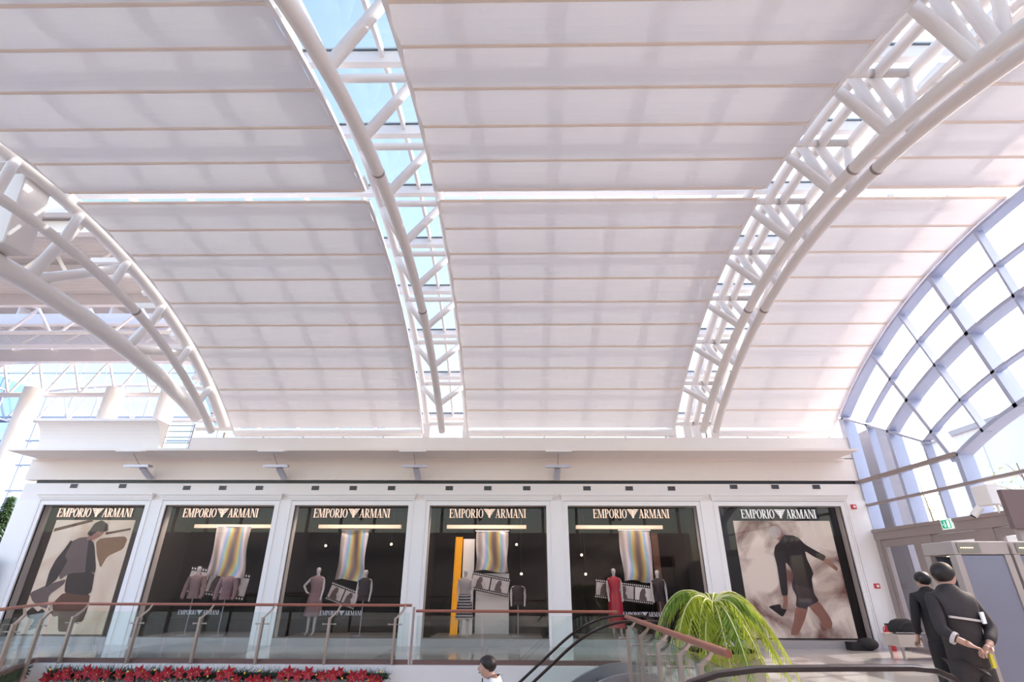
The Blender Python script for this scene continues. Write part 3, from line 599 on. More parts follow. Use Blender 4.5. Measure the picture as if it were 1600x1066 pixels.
def mannequin(x, y, z0, H, label, full, top, skirt=None, arms='down', hem=.55, face=0, head=True):
    r = thing('mannequin', (x, y, z0), label, 'mannequin', 'white mannequins in the shop windows')
    def Z(f): return z0+H*f
    J = []; Ed = []
    def ad(p, par=None): J.append(p); 
    base = [(x, y, Z(.52), .085*H/1.8*1.3), (x, y, Z(.62), .095), (x, y, Z(.72), .105), (x, y, Z(.80), .08), (x, y, Z(.845), .04), (x+face*.02, y-.01, Z(.875), .045), (x+face*.03, y-.02, Z(.92), .072), (x+face*.02, y-.01, Z(.965), .055)]
    if not head: base = base[:5]
    J = [list(p) for p in base]; Ed = [(i, i+1) for i in range(len(base)-1)]
    def chain(frm, pts):
        n = len(J); J.extend([list(p) for p in pts]); Ed.append((frm, n)); Ed.extend((n+i, n+i+1) for i in range(len(pts)-1))
    for s in (-1, 1):
        if arms == 'down' or (arms == 'akimbo' and s == 1): chain(3, [(x+s*.17, y, Z(.80), .048), (x+s*.20, y, Z(.66), .036), (x+s*.19, y-.06, Z(.54), .027), (x+s*.185, y-.09, Z(.48), .03)])
        elif arms == 'akimbo': chain(3, [(x+s*.17, y, Z(.80), .042), (x+s*.36, y, Z(.69), .034), (x+s*.24, y-.05, Z(.60), .026), (x+s*.15, y-.08, Z(.585), .024)])
        if full: chain(0, [(x+s*.09, y, Z(.47), .075), (x+s*.09, y-.02*s, Z(.28), .05), (x+s*.10, y-.04*s, Z(.05), .032), (x+s*.10, y-.13-.04*s, Z(.012), .03)])
    body('body', J, Ed, None, None, 'mannequin_white', parent=r)
    # garment, a lathe shell around the torso
    def lathe(prof, m, nm):
        n = 24; vs = []; 
        for z, rx, ry in prof: vs += [(x+rx*math.cos(2*PI*i/n)*(1+.04*math.sin(i*2.1)), y+ry*math.sin(2*PI*i/n), z) for i in range(n)]
        MB().add(vs, [(k*n+i, k*n+(i+1) % n, (k+1)*n+(i+1) % n, (k+1)*n+i) for k in range(len(prof)-1) for i in range(n)]).build(nm, m, r, True)
    lathe([(Z(.50), .175, .12), (Z(.60), .145, .11), (Z(.66), .14, .11), (Z(.74), .18, .135), (Z(.80), .20, .12), (Z(.83), .12, .09), (Z(.845), .06, .06)], top, 'top')
    if skirt: lathe([(Z(hem-.25), .24, .2), (Z(hem-.08), .21, .17), (Z(.53), .19, .14), (Z(.60), .15, .115)], skirt, 'skirt')
    if arms == 'sleeves':
        for s in (-1, 1): MB().tube([(x+s*.18, y, Z(.81)), (x+s*.25, y-.01, Z(.68)), (x+s*.27, y-.05, Z(.56)), (x+s*.25, y-.1, Z(.50))], [.075, .068, .058, .05], 12).build('sleeve', top, r, True)
    if not full: MB().tube([(x, y, z0), (x, y, Z(.52))], .015, 8).build('stand', 'aluminium', r); MB().tube([(x, y, z0), (x, y, z0+.02)], .17, 20).build('base', 'aluminium', r)
# added fill: unseen area lights that brighten the window displays
for k, (x0, x1) in enumerate(((-9.9, -7.4), (-6.1, -3.6), (-2.2, .2), (1.7, 4.3))):
    ld = bpy.data.lights.new('display_fill', 'AREA'); ld.shape = 'RECTANGLE'; ld.size = x1-x0; ld.size_y = .12; ld.energy = 26; ld.color = (1, .86, .72)
    lo = link(bpy.data.objects.new('display_fill', ld)); lo.location = ((x0+x1)/2, 15.75, 3.3); lo.rotation_euler = (math.radians(38), 0, 0)
    tag(lo, 'added warm fill light above the display in the %s window' % ORD[k+1], 'light', 'added fill lights above the window displays')
# second window
YD = 16.1
def stripes():
    m = mat('cloth_striped', (.5, .5, .5), .8); nt = m.node_tree; w = nt.nodes.new('ShaderNodeTexWave'); w.bands_direction = 'Z'; w.inputs['Scale'].default_value = 4.5; w.inputs['Distortion'].default_value = 1.5
    tc = nt.nodes.new('ShaderNodeTexCoord'); nt.links.new(tc.outputs['Object'], w.inputs['Vector']); cr = nt.nodes.new('ShaderNodeValToRGB'); cr.color_ramp.interpolation = 'CONSTANT'; cr.color_ramp.elements[0].color = (.02, .02, .02, 1); cr.color_ramp.elements[1].position = .5; cr.color_ramp.elements[1].color = (.6, .56, .55, 1)
    nt.links.new(w.outputs['Fac'], cr.inputs[0]); nt.links.new(cr.outputs[0], nt.nodes['Principled BSDF'].inputs['Base Color'])
stripes()
for k, a, c, x0, x1 in ((1, -10.1, -7.3, -9.9, -7.4), (2, -6.3, -3.4, -6.1, -3.6), (3, -2.4, .6, -2.2, .2), (4, 1.6, 4.9, 1.7, 4.3)):
    MBx = MB().box(x0, 16.45, 2.98, x1, 16.6, 3.08); tag(MBx.build('display_lintel', 'shelf_light'), 'pale warm lit beam across the top of the %s window display' % ORD[k], 'beam', 'lit beams over the window displays')
    tag(MB().box(a, YW+.35, .0, c, 17.2, .17).build('display_plinth', 'stone_sill'), 'low grey plinth under the %s window display' % ORD[k], 'plinth', 'plinths of the window displays')
sheet(1, -9.08, -8.05, 1.62, 3.0, 16.3, 'crumpled iridescent foil banner above the two jackets'); strip(1, (-9.65, 1.92), (-7.85, 1.70), .72, 16.45, 'film strip banner behind the two jackets')
mannequin(-9.22, YD, .17, 1.8, 'mannequin in a dark mauve jacket, left in the second window', False, 'cloth_mauve', arms='sleeves')
mannequin(-8.3, YD, .17, 1.75, 'headless mannequin in a dusty pink jacket, second window', False, 'cloth_pink', arms='sleeves', head=False)
sheet(2, -5.45, -4.63, 1.55, 2.95, 16.75, 'iridescent foil banner with a blue sheen in the third window'); strip(2, (-5.48, 1.52), (-4.62, 1.24), .5, 16.6, 'short film strip banner beside the slim mannequin')
mannequin(-5.74, YD-.05, .17, 1.78, 'slim mannequin in a short grey-mauve dress, hand on hip, third window', True, 'cloth_pink', 'cloth_pink', 'akimbo', .52)
mannequin(-4.42, YD+.1, .17, 1.72, 'mannequin in a black top at the right of the third window', False, 'cloth_dark', arms='down')
sheet(3, -1.3, -.34, 1.80, 2.9, 16.5, 'golden iridescent foil banner in the fourth window'); strip(3, (-1.36, 1.80), (-.26, 1.60), .48, 16.43, 'film strip banner beside the striped skirt')
mannequin(-1.52, YD-.18, .17, 1.74, 'mannequin in a white top and black striped skirt, fourth window', True, 'cloth_cream', 'cloth_striped', 'down', .5)
mannequin(-.05, YD+.35, .17, 1.5, 'dark-dressed mannequin at the right of the fourth window', False, 'cloth_dark', arms='down', head=False)
sheet(4, 2.97, 3.88, 1.55, 2.93, 16.4, 'rainbow iridescent foil banner in the fifth window'); strip(4, (2.18, 1.62), (3.82, 1.44), .50, 16.3, 'long film strip banner behind the red dress')
mannequin(2.66, YD, .17, 1.78, 'mannequin in a long sleeveless red dress, fifth window', True, 'cloth_red', 'cloth_red', 'down', .38)
mannequin(3.92, YD+.1, .17, 1.74, 'mannequin in a black dress right of the red dress', False, 'cloth_dark', arms='down')
# yellow curtain and white panels, fourth window
vs = []; NX = 14
for i in range(2):
    for j in range(NX+1): vs.append((-1.98+.22*j/NX+(.05 if i else 0), 16.6+.05*math.sin(j*1.6), (.17, 2.75)[i]))
tag(MB().add(vs, [(j, j+1, NX+2+j, NX+1+j) for j in range(NX)]).build('yellow_curtain', 'curtain_yellow', smooth=True), 'narrow bright yellow curtain in the fourth window', 'curtain')
tag(MB().box(-1.70, 16.7, .17, -1.36, 16.75, 2.7).build('display_screen', 'film_white'), 'narrow white screen beside the yellow curtain', 'screen')
tag(MB().box(-1.3, 16.9, .17, -.32, 16.95, 1.75).build('white_partition', 'film_white'), 'wide white panel under the golden foil banner', 'panel')
tag(MB().box(4.0, 16.8, .17, 4.2, 16.85, 2.9).build('brown_partition', 'ink_brown'), 'reddish brown upright panel right of the rainbow banner', 'panel')
# small warm spotlights hanging in the displays
for x, z, w in ((-9.35, 1.5, 'second'), (-6.2, 2.55, 'third, left'), (-5.3, 2.62, 'third, centre'), (-4.1, 2.6, 'third, right'), (.05, 1.75, 'fourth, low'), (-.1, 2.6, 'fourth, high'), (1.95, 2.3, 'fifth, upper'), (2.05, 1.75, 'fifth, lower')):
    r = thing('spotlight', (x, 17.6, z), 'tiny warm spotlight deep inside the window display: '+w, 'light', 'spotlights inside the shop'); MB().ball((x, 17.6, z), .035).build('bulb', 'warm_spot', r); MB().tube([(x, 17.6, z+.03), (x, 17.6, 3.7)], .006, 5).build('cord', 'black', r)
# ---- alarms, sockets, extinguisher ----
mat('alarm_red', (.55, .03, .04), .4)
for x, z, l in ((9.52, 3.5, 'small red fire alarm sounder high on the last pilaster'), (9.58, 1.46, 'small red fire call point lower on the last pilaster')):
    r = thing('fire_alarm', (x, YW-.05, z), l, 'fire alarm'); MB().box(x-.07, YW-.09, z-.06, x+.07, YW-.05, z+.06).build('case', 'alarm_red', r); MB().box(x-.02, YW-.1, z-.03, x+.04, YW-.09, z+.03).build('plate', 'frame_white', r)
# ================= HALL =================
# ---- glass balustrades ----
mat('rail_dark', (.20, .12, .11), .4, .3)
def balustrade(label, P, zr, posts, base=True, outer=(0, -1), bend=.17, zb=-.30, rail_r=.028, gtop=.93):
    """P: polyline x,y of the handrail"""
    mid = P[len(P)//2]; r = thing('glass_balustrade', (mid[0], mid[1], 0), label, 'balustrade', 'glass balustrades around the opening')
    MB().tube([(x, y, zr) for x, y in P], rail_r, 14).build('handrail', 'rail_wood', r, True)
    if base: MB().sweep([(x, y, .04) for x, y in P], [(-.03, -.04), (.03, -.04), (.03, .04), (-.03, .04)], (0, 0, 1)).build('base_channel', 'rail_dark', r)
    for i in range(len(posts)):
        x, y = posts[i]; o = Vector((outer[0], outer[1], 0))*.09
        b = MB(); b.box(x+o.x-.022, y+o.y-.04, zb, x+o.x+.022, y+o.y+.04, .84); po = b.build('post', 'post_steel', r)
        b = MB(); b.beam((x+o.x, y+o.y, .82), (x+o.x+bend*.8, y+o.y*.4, zr-.10), .05, .035); b.beam((x+o.x+bend*.75, y+o.y*.4, zr-.11), (x+bend, y, zr), .035, .03); b.build('bracket', 'post_steel', po)
        b = MB(); b.tube([(x+o.x-.13, y+o.y+.0, .72), (x+o.x+.13, y+o.y+.0, .72)], .011, 8); b.ball((x+o.x-.13, y+o.y, .72), .02).ball((x+o.x+.13, y+o.y, .72), .02); b.build('clamp', 'post_steel', po)
    # one glass panel per stretch of rail between posts
    for i in range(len(P)-1):
        p, q = Vector(P[i]+(0,)), Vector(P[i+1]+(0,)); L = (q-p).length; n = max(1, round(L/1.35)); u = (q-p)/n
        for k in range(n):
            a, c = p+u*k+u.normalized()*.03, p+u*(k+1)-u.normalized()*.03
            MB().beam((a.x, a.y, (.08+gtop)/2), (c.x, c.y, (.08+gtop)/2), .012, gtop-.08).build('glass_panel', 'green_glass', r)
    return r
balustrade('long glass balustrade with red-brown handrail in front of the left windows', [(-10.02, 12.3), (-2.3, 12.3)], 1.07, [(x, 12.28) for x in (-9.42, -8.03, -6.71, -5.39, -3.98, -2.6)])
balustrade('glass balustrade turning towards the viewer at far left', [(-9.97, 12.2), (-8.1, 8.5)], 1.09, [(-9.6, 11.5), (-8.9, 10.1)], outer=(1, 0))
balustrade('glass balustrade with red-brown handrail before the fourth and fifth windows', [(-2.2, 12.3), (2.05, 12.3)], .965, [], gtop=.88)
for x in (-2.25,): tag(MB().box(x-.02, 12.27, 0, x+.02, 12.33, 1.04).build('end_post', 'post_steel'), 'slim steel end post where the two handrails meet', 'post')
balustrade('glass balustrade with thick handrail running towards the viewer beside the palm', [(1.82, 10.0), (1.75, 5.06)], 1.0, [(1.80, 9.6), (1.80, 8.6), (1.78, 7.5), (1.77, 6.5), (1.76, 5.75)], outer=(-.6, 0), bend=.12, rail_r=.034, gtop=.88)

# ---- garland of fir and poinsettias ----
mat('fir_green', (.035, .06, .035), .8, var=.5, scale=30); mat('poinsettia_red', (.50, .025, .045), .55, var=.3, scale=25); mat('bauble_gold', (.9, .6, .12), .15, .9)
def garland(label, P, seed, nf, nb, z=-.16):
    rnd = random.Random(seed); r = thing('garland', (P[0][0], P[0][1], z), label, 'garland', 'fir garlands on the slab edge')
    L = [Vector(p+(z,)) for p in P]; b = MB(); segs = [(L[i], L[i+1]) for i in range(len(L)-1)]; tot = sum((q-p).length for p, q in segs)
    def at(f):
        d = f*tot
        for p, q in segs:
            if d <= (q-p).length: return p.lerp(q, d/(q-p).length)
            d -= (q-p).length
        return L[-1].copy()
    b.tube([at(i/40) for i in range(41)], .05, 8)
    for i in range(int(tot*520)):
        c = at(rnd.random()); a = rnd.uniform(0, 2*PI); d = Vector((rnd.uniform(-.7, .7), math.cos(a), math.sin(a))).normalized(); ln = rnd.uniform(.09, .18)
        s_ = d.cross(Vector((1, .2, 0))).normalized()*.012; c = c+d*.03
        b.add([c-s_, c+s_, c+d*ln+s_*.3, c+d*ln-s_*.3], [(0, 1, 2, 3)])
    b.build('fir_foliage', 'fir_green', r)
    for i in range(nf):
        c = at((i+.5)/nf+rnd.uniform(-.25, .25)/nf)+Vector((0, -.12, rnd.uniform(-.08, .09))); s = rnd.uniform(.10, .15); b = MB(); a0 = rnd.random()
        for k in range(6):
            a = a0+2*PI*k/6; u = Vector((math.cos(a), -.25, math.sin(a))); w = Vector((-math.sin(a), 0, math.cos(a)))
            b.add([c, c+u*s*.5+w*s*.28+Vector((0, -.02, 0)), c+u*s*1.05, c+u*s*.5-w*s*.28+Vector((0, -.02, 0))], [(0, 1, 2, 3)])
        for k in range(5):
            a = a0+.5+2*PI*k/5; u = Vector((math.cos(a), -.5, math.sin(a))); w = Vector((-math.sin(a), 0, math.cos(a)))
            c2 = c+Vector((0, -.02, 0)); b.add([c2, c2+u*s*.3+w*s*.17, c2+u*s*.62, c2+u*s*.3-w*s*.17], [(0, 1, 2, 3)])
        fl = b.build('poinsettia', 'poinsettia_red', r)
        MB().ball(c+Vector((0, -.03, 0)), .012, 6, 4).build('flower_eye', 'bauble_gold', fl)
    for i in range(nb):
        c = at((i+.5)/nb+rnd.uniform(-.3, .3)/nb)+Vector((0, -.13, rnd.uniform(-.11, .10))); MB().ball(c, .025, 10, 8).build('bauble', 'bauble_gold', r, True)
garland('long fir garland with red poinsettias and gold baubles along the slab edge', [(-9.35, 11.93), (-2.6, 11.93)], 3, 34, 26)
garland('short dark fir garland along the slanting slab edge at far left', [(-9.9, 11.95), (-8.8, 9.9)], 5, 5, 5, -.1)

# ---- escalators ----
mat('esc_skirt', (.42, .42, .47), .3, .7); mat('esc_step', (.12, .12, .13), .4, .6)
def esc_path(x0, slope, xt, zt, xe, n=14, back=-3.2):
    """incline up to x0, smooth bend to level at xt, run to xe"""
    z0 = zt-slope*(xt-x0)/2; P = [(back, z0-slope*(x0-back))]
    P += [(x0+(xt-x0)*i/n, z0+slope*(xt-x0)*((i/n)-(i/n)**2/2)) for i in range(n+1)]
    P.append((xe, zt)); return P
r = thing('escalator', (0, 10.7, -2), 'glass-sided escalator with black handrails rising towards the fifth window', 'escalator')
for y, nm in ((11.2, 'far'), (10.2, 'near')):
    P = esc_path(.75, .80, 1.95, .95 if y > 11 else .92, 2.35)
    nose = [(2.35+.22*math.sin(a), P[-1][1]-.22+.22*math.cos(a)) for a in [PI*i/8 for i in range(1, 9)]]
    pts = [(x, y, z) for x, z in P+nose]
    MB().sweep(pts, [(-.04, -.02), (.04, -.02), (.045, .012), (0, .024), (-.045, .012)], [Vector((-.5, 0, 1)) if x < 2.4 else Vector((1, 0, .01)) for x, _, z in pts]).build('handrail', 'rubber', r, True)
    g = [(x, y, z-.03) for x, z in P]; h = [(x, y, z-.80) for x, z in P]; n = len(P)
    MB().add(g+h, [(i, i+1, n+i+1, n+i) for i in range(n-1)]).build('glass_panel', 'green_glass', r)
    MB().sweep([(x, y, z-.88) for x, z in P], [(-.05, -.12), (.05, -.12), (.05, .12), (-.05, .12)], Vector((-.5, 0, 1))).build('skirt', 'esc_skirt', r)
P = esc_path(.75, .80, 1.95, -.02, 2.01)
b = MB()
for i in range(26):
    x = 1.6-.36*i*.55; 
    z = -.03-.8*max(0, (1.5-x))*.98
    b.box(x-.2, 10.26, z-.2, x, 11.14, z-.02)
b.build('steps', 'esc_step', r)
r = thing('escalator', (2.4, 4.75, 0), 'rounded end of a nearer escalator with a black handrail at bottom right', 'escalator')
EP2 = [(.6, .3), (.9, .60), (1.15, .77), (1.31, .85), (1.51, .905), (1.82, .94), (2.41, .95), (3.0, .955), (3.18, .94), (3.30, .89), (3.37, .80), (3.39, .70), (3.34, .60), (3.2, .53)]
for y in (4.7, 3.72):
    pts = [(x, y, z) for x, z in EP2]; ups = []
    for i in range(len(pts)):
        a, c = Vector(pts[max(0, i-1)]), Vector(pts[min(len(pts)-1, i+1)]); t = (c-a).normalized(); ups.append(Vector((-t.z, 0, t.x)))
    if y > 4: MB().sweep(pts, [(-.04, -.02), (.04, -.02), (.045, .012), (0, .024), (-.045, .012)], ups).build('handrail', 'rubber', r, True)
    g = [(x, y, z-.03) for x, z in EP2[:10]]; h = [(x, y, min(z-.25, .12)) for x, z in EP2[:10]]
    if y > 4: MB().add(g+h, [(i, i+1, 11+i, 10+i) for i in range(9)]).build('glass_panel', 'green_glass', r); MB().box(.7, y-.06, 0.0, 3.3, y+.06, .14).build('skirt', 'esc_skirt', r)

# ---- palm in a planter ----
mat('fir_bright', (.06, .13, .05), .8, var=.5, scale=20); cloth('palm_leaf', (.42, .50, .07), .5, var=.35, sc=8); cloth('palm_leaf_dark', (.22, .33, .07), .4, var=.35, sc=8); mat('palm_stem', (.55, .55, .25), .4); mat('palm_trunk', (.22, .13, .08), .9, var=.4, scale=30); mat('planter_stone', (.52, .45, .40), .6); mat('soil', (.03, .025, .02), .9); mat('rim_green', (.45, .42, .12), .5)
r = thing('planter', (2.68, 8.05, 0), 'square beige stone planter under the palm', 'planter')
MB().box(2.42, 7.8, 0, 3.14, 8.4, .64).build('planter_box', 'planter_stone', r, bevel=.01); MB().tube([(2.66, 8.05, .62), (2.66, 8.05, .72)], [.40, .50], 28).build('bowl', 'rim_green', r); MB().tube([(2.66, 8.05, .715), (2.66, 8.05, .725)], .47, 28).build('soil', 'soil', r)
r = thing('palm', (2.66, 8.05, .72), 'bright green potted palm with drooping feathery fronds beside the handrail', 'palm')
MB().tube([(2.66, 8.05, .70), (2.65, 8.05, .95), (2.67, 8.05, 1.27)], [.07, .055, .045], 12).build('trunk', 'palm_trunk', r)
rnd = random.Random(11)
FR = [(180, .98, .30, .62), (200, .85, .22, .8), (165, .80, .34, .6), (150, .75, .2, .9), (225, .65, .2, .8), (250, .55, .15, .85), (270, .6, .12, .85), (290, .6, .15, .85), (315, .7, .2, .9), (340, .85, .26, .85), (0, 1.0, .28, .8), (10, .95, .30, .95), (20, 1.05, .34, .8), (35, .9, .3, .8), (60, .7, .3, .7), (90, .7, .3, .7), (120, .7, .3, .7), (350, 1.1, .2, 1.0), (190, .95, .12, .95), (235, .8, .05, 1.0), (305, .8, .08, 1.0), (172, 1.02, .36, .75), (208, .95, .28, .95), (28, .95, .36, 1.0), (5, 1.08, .12, 1.1), (332, 1.0, .1, 1.1), (262, .75, .08, .95), (282, .8, .1, 1.05), (215, .9, .15, 1.0)]
for k, (a, L, up, dr) in enumerate(FR):
    a = math.radians(a); d = Vector((math.cos(a), math.sin(a), 0)); c0 = Vector((2.67, 8.05, 1.26)); n = 26; pts = []
    for i in range(n+1):
        t = i/n; pts.append(c0+d*(L*(t-.12*t**3))+Vector((0, 0, up*3.0*t*(1-t*.55)-(dr+up*1.1)*t**2.1)))
    b = MB(); b.tube(pts, [.012*(1-.7*i/n) for i in range(n+1)], 6, k=1)
    sd = d.cross(Vector((0, 0, 1)))
    for i in range(3, n):
        t = i/n; ln = (.25*math.sin(PI*min(1, .12+t*.85))+.03)*rnd.uniform(.75, 1.12)
        for q in (0, .5) if k % 2 else (0,):
          for s in (-1, 1):
            p = pts[i].lerp(pts[min(i+1, n)], q); tg = (pts[min(i+1, n)]-pts[i-1]).normalized()
            v = (sd*s*.85+tg*.6+Vector((0, 0, -.25-rnd.random()*1.0))).normalized(); w = tg*.012
            m_ = p+v*ln*.55+Vector((0, 0, .01)); e = p+v*ln+Vector((0, 0, -.03))
            b.add([p-w, p+w, m_+w*1.1, m_-w*1.1, e], [(0, 1, 2, 3), (3, 2, 4)], k=0)
    b.build('frond', ['palm_leaf' if k % 3 else 'palm_leaf_dark', 'palm_stem'], r)

# ---- people ----
mat('lip', (.45, .16, .14), .5)
mat('skin', (.56, .33, .25), .5, var=.08, scale=12); mat('hair_black', (.018, .012, .012), .5, var=.5, scale=60); mat('uniform', (.035, .028, .03), .75, var=.3, scale=30); mat('coat_black', (.02, .017, .018), .8, var=.2)
mat('shirt_white', (.82, .82, .85), .7); mat('reflective', (.62, .56, .54), .4); mat('badge', (.75, .78, .82), .4); mat('tag_yellow', (.65, .55, .05), .5); mat('tie_dark', (.05, .05, .06), .6); mat('trousers_grey', (.07, .07, .09), .8); mat('shoe', (.02, .02, .02), .35)
def person(loc, rz, label, arms, headfwd=.02, headturn=0.0, top='uniform', legs_m='uniform', hair='short', H=1.74, coat=False):
    s = H/1.74; r = thing('person', loc, label, 'person', None, rz); ht = headturn
    f = Vector((math.sin(ht), math.cos(ht), 0)); hx = f*headfwd; lat = Vector((f.y, -f.x, 0))
    HC = Vector((0, .0, 1.61))+hx                                   # head centre
    J = [(0, 0, .95, .145, .11), (0, 0, 1.08, .13, .10), (0, .0, 1.22, .145, .105), (0, 0, 1.36, .14, .10), (0, -.005, 1.44, .075, .07), (0, 0, 1.50, .05, .052)]
    a = HC-Vector((0, 0, .065))+f*.012; J += [(a.x, a.y, a.z, .062, .070), (HC.x, HC.y, HC.z+.0, .080, .094), (HC.x-f.x*.01, HC.y-f.y*.01, HC.z+.06, .068, .08)]
    Ed = [(i, i+1) for i in range(8)]
    def chain(frm, pts): n = len(J); J.extend(pts); Ed.append((frm, n)); Ed.extend((n+i, n+i+1) for i in range(len(pts)-1)); return n+len(pts)-1
    nt_ = HC+f*.112-Vector((0, 0, .022)); chain(7, [(nt_.x, nt_.y, nt_.z, .012, .014)])
    for q in (-1, 1): e = HC+lat*.083*q-Vector((0, 0, .012))-f*.005; chain(7, [(e.x, e.y, e.z, .009, .024)])
    AJ = []
    for q, A in ((-1, arms[0]), (1, arms[1])):
        sh, el, wr, hd = A
        i0 = chain(3, [sh+(.055,), el+(.042,), wr+(.027,)])
        dv = (Vector(hd)-Vector(wr)).normalized(); side = dv.cross(Vector((0, 0, 1)));
        if side.length < .2: side = Vector((1, 0, 0))
        side.normalize(); nrm = side.cross(dv)
        pm = Vector(wr)+dv*.06; ip = chain(i0, [(pm.x, pm.y, pm.z, .036, .018)])
        for k, (o, ln) in enumerate(((-.027, .062), (-.009, .075), (.009, .07), (.027, .055))):
            b0 = pm+dv*.035+side*o; b1 = b0+dv*ln*.55+nrm*.008; b2 = b0+dv*ln*.85-nrm*.02
            chain(ip, [tuple(b0)+(.0095,), tuple(b1)+(.0085,), tuple(b2)+(.0075,)])
        tb = pm-dv*.02+side*.035*(-q); t2 = tb+side*.022*(-q)+dv*.03; t3 = t2+dv*.028; chain(ip, [tuple(tb)+(.012,), tuple(t2)+(.0105,), tuple(t3)+(.009,)])
        AJ.append((sh, el, wr))
    for q in (-1, 1): chain(0, [(q*.09, 0, .86, .08), (q*.10, .015, .50, .055), (q*.10, -.01, .10, .038), (q*.105, .12, .035, .034)])
    sc = lambda L: [tuple(v*s for v in j) for j in L]
    body('body', sc(J), Ed, None, None, 'skin', parent=r, local=True)
    # top garment
    J2 = [(0, 0, .80, .185, .15), (0, 0, 1.0, .175, .14), (0, 0, 1.22, .175, .135), (0, 0, 1.39, .155, .12), (0, -.005, 1.49, .10, .09), (0, .005, 1.545, .074, .078)]; E2 = [(0, 1), (1, 2), (2, 3), (3, 4), (4, 5)]
    for sh, el, wr in AJ:
        n = len(J2); w2 = Vector(el).lerp(Vector(wr), .93); J2 += [sh+(.068,), el+(.056,), tuple(w2)+(.043,)]; E2 += [(3, n), (n, n+1), (n+1, n+2)]
    body('jacket' if top != 'shirt_white' else 'shirt', sc(J2), E2, None, None, top, parent=r, local=True)
    J3 = [(0, 0, 1.0, .14, .11)]; E3 = []
    for q in (-1, 1): n = len(J3); J3 += [(q*.09, 0, .84, .10), (q*.10, .015, .50, .075), (q*.10, -.01, .11, .06)]; E3 += [(0, n), (n, n+1), (n+1, n+2)]
    body('trousers', sc(J3), E3, None, None, legs_m, parent=r, local=True)
    for q in (-1, 1): MB().ball((q*.10*s, .05*s, .045*s), (.05, .14, .05), 12, 8).build('shoe', 'shoe', r, True, local=True)
    # hair: upper back shell of the skull
    b = MB(); n = 20; vs = []; fs = []
    C = (HC+Vector((0, 0, .026))-f*.006)*s
    for i in range(11):
        th = PI*.83*i/10
        for j in range(n):
            ph = 2*PI*j/n; d = f*math.cos(ph)+lat*math.sin(ph); front = max(0, math.cos(ph)); t2 = th*(1-.56*front**.6)
            wob = 1+.02*math.sin(j*3.3+i*2)+.025*(j % 2)*(i > 6)
            vs.append(C+(d*math.sin(t2)*(.090+.012*abs(math.cos(ph)))*wob+Vector((0, 0, .092*math.cos(t2))))*s)
    fs = [(i*n+j, i*n+(j+1) % n, (i+1)*n+(j+1) % n, (i+1)*n+j) for i in range(10) for j in range(n)]
    h = b.add(vs, fs).build('hair', 'hair_black', r, True, local=True); so = h.modifiers.new('thick', 'SOLIDIFY'); so.thickness = .014
    if hair == 'long':
        p = C-f*.06; MB().tube([tuple(p+Vector((0, 0, .03))), tuple(p-f*.02-Vector((0, 0, .10))), tuple(p-f*.02-Vector((0, 0, .24)))], [.075, .085, .06], 14).build('hair_length', 'hair_black', r, True, local=True)
    # eyes, brows, mouth
    for q in (-1, 1):
        e = (HC+f*.088+lat*.032*q+Vector((0, 0, .006)))*s; MB().ball(e, .011, 8, 6).build('eye', 'shirt_white', r, True, local=True); MB().ball(e+f*.007, .006, 8, 6).build('iris', 'hair_black', r, True, local=True)
        MB().beam(e+lat*-.018+f*.006+Vector((0, 0, .02)), e+lat*.018+f*.006+Vector((0, 0, .022)), .006, .006).build('eyebrow', 'hair_black', r, local=True)
    e = (HC+f*.088-Vector((0, 0, .058)))*s; MB().ball(e, (.022, .012, .006), 10, 6).build('mouth', 'lip', r, True, local=True)
    return r, s
# security guard, back to the viewer, hands joined behind the back
g_, s_ = person((3.92, 5.3, 0), .05, 'person in dark security uniform seen from behind, hands clasped at the back',
    (((-.165, 0, 1.42), (-.235, -.08, 1.17), (-.18, -.19, 1.10), (-.09, -.225, 1.05)), ((.165, 0, 1.42), (.22, -.08, 1.18), (.07, -.18, 1.07), (-.03, -.205, 1.01))), .03, .9)
def band(x0, x1, z0, z1, y, h, m, nm, par):
    b = MB(); n = 10
    for i in range(n):
        t, u = i/n, (i+1)/n; xa, xb = x0+(x1-x0)*t, x0+(x1-x0)*u; za, zb = z0+(z1-z0)*t, z0+(z1-z0)*u
        ya = y-.0+.9*(xa*xa); yb = y+.9*(xb*xb)
        b.add([(xa, ya, za), (xb, yb, zb), (xb, yb, zb+h), (xa, ya, za+h), (xa, ya+.02, za), (xb, yb+.02, zb), (xb, yb+.02, zb+h), (xa, ya+.02, za+h)], [(0, 1, 2, 3), (7, 6, 5, 4), (0, 4, 5, 1), (3, 2, 6, 7)])
    b.build(nm, m, par, local=True)
band(-.15, .12, 1.27, 1.235, -.142, .018, 'reflective', 'reflective_stripe', g_)
band(.06, .15, 1.05, 1.04, -.15, .018, 'reflective', 'reflective_stripe', g_)
MB().obox((.14, -.125, 1.27), (.032, .02, 0), (-.003, .006, 0), (0, 0, .045)).build('badge', 'badge', g_, local=True)
MB().obox((.06, -.165, .95), (.018, .004, 0), (0, .01, 0), (0, 0, .05)).build('yellow_tag', 'tag_yellow', g_, local=True)
MB().tube([(-.195, -.165, 1.112), (-.207, -.145, 1.125)], .052, 14).build('cuff_stripe', 'reflective', g_, local=True)
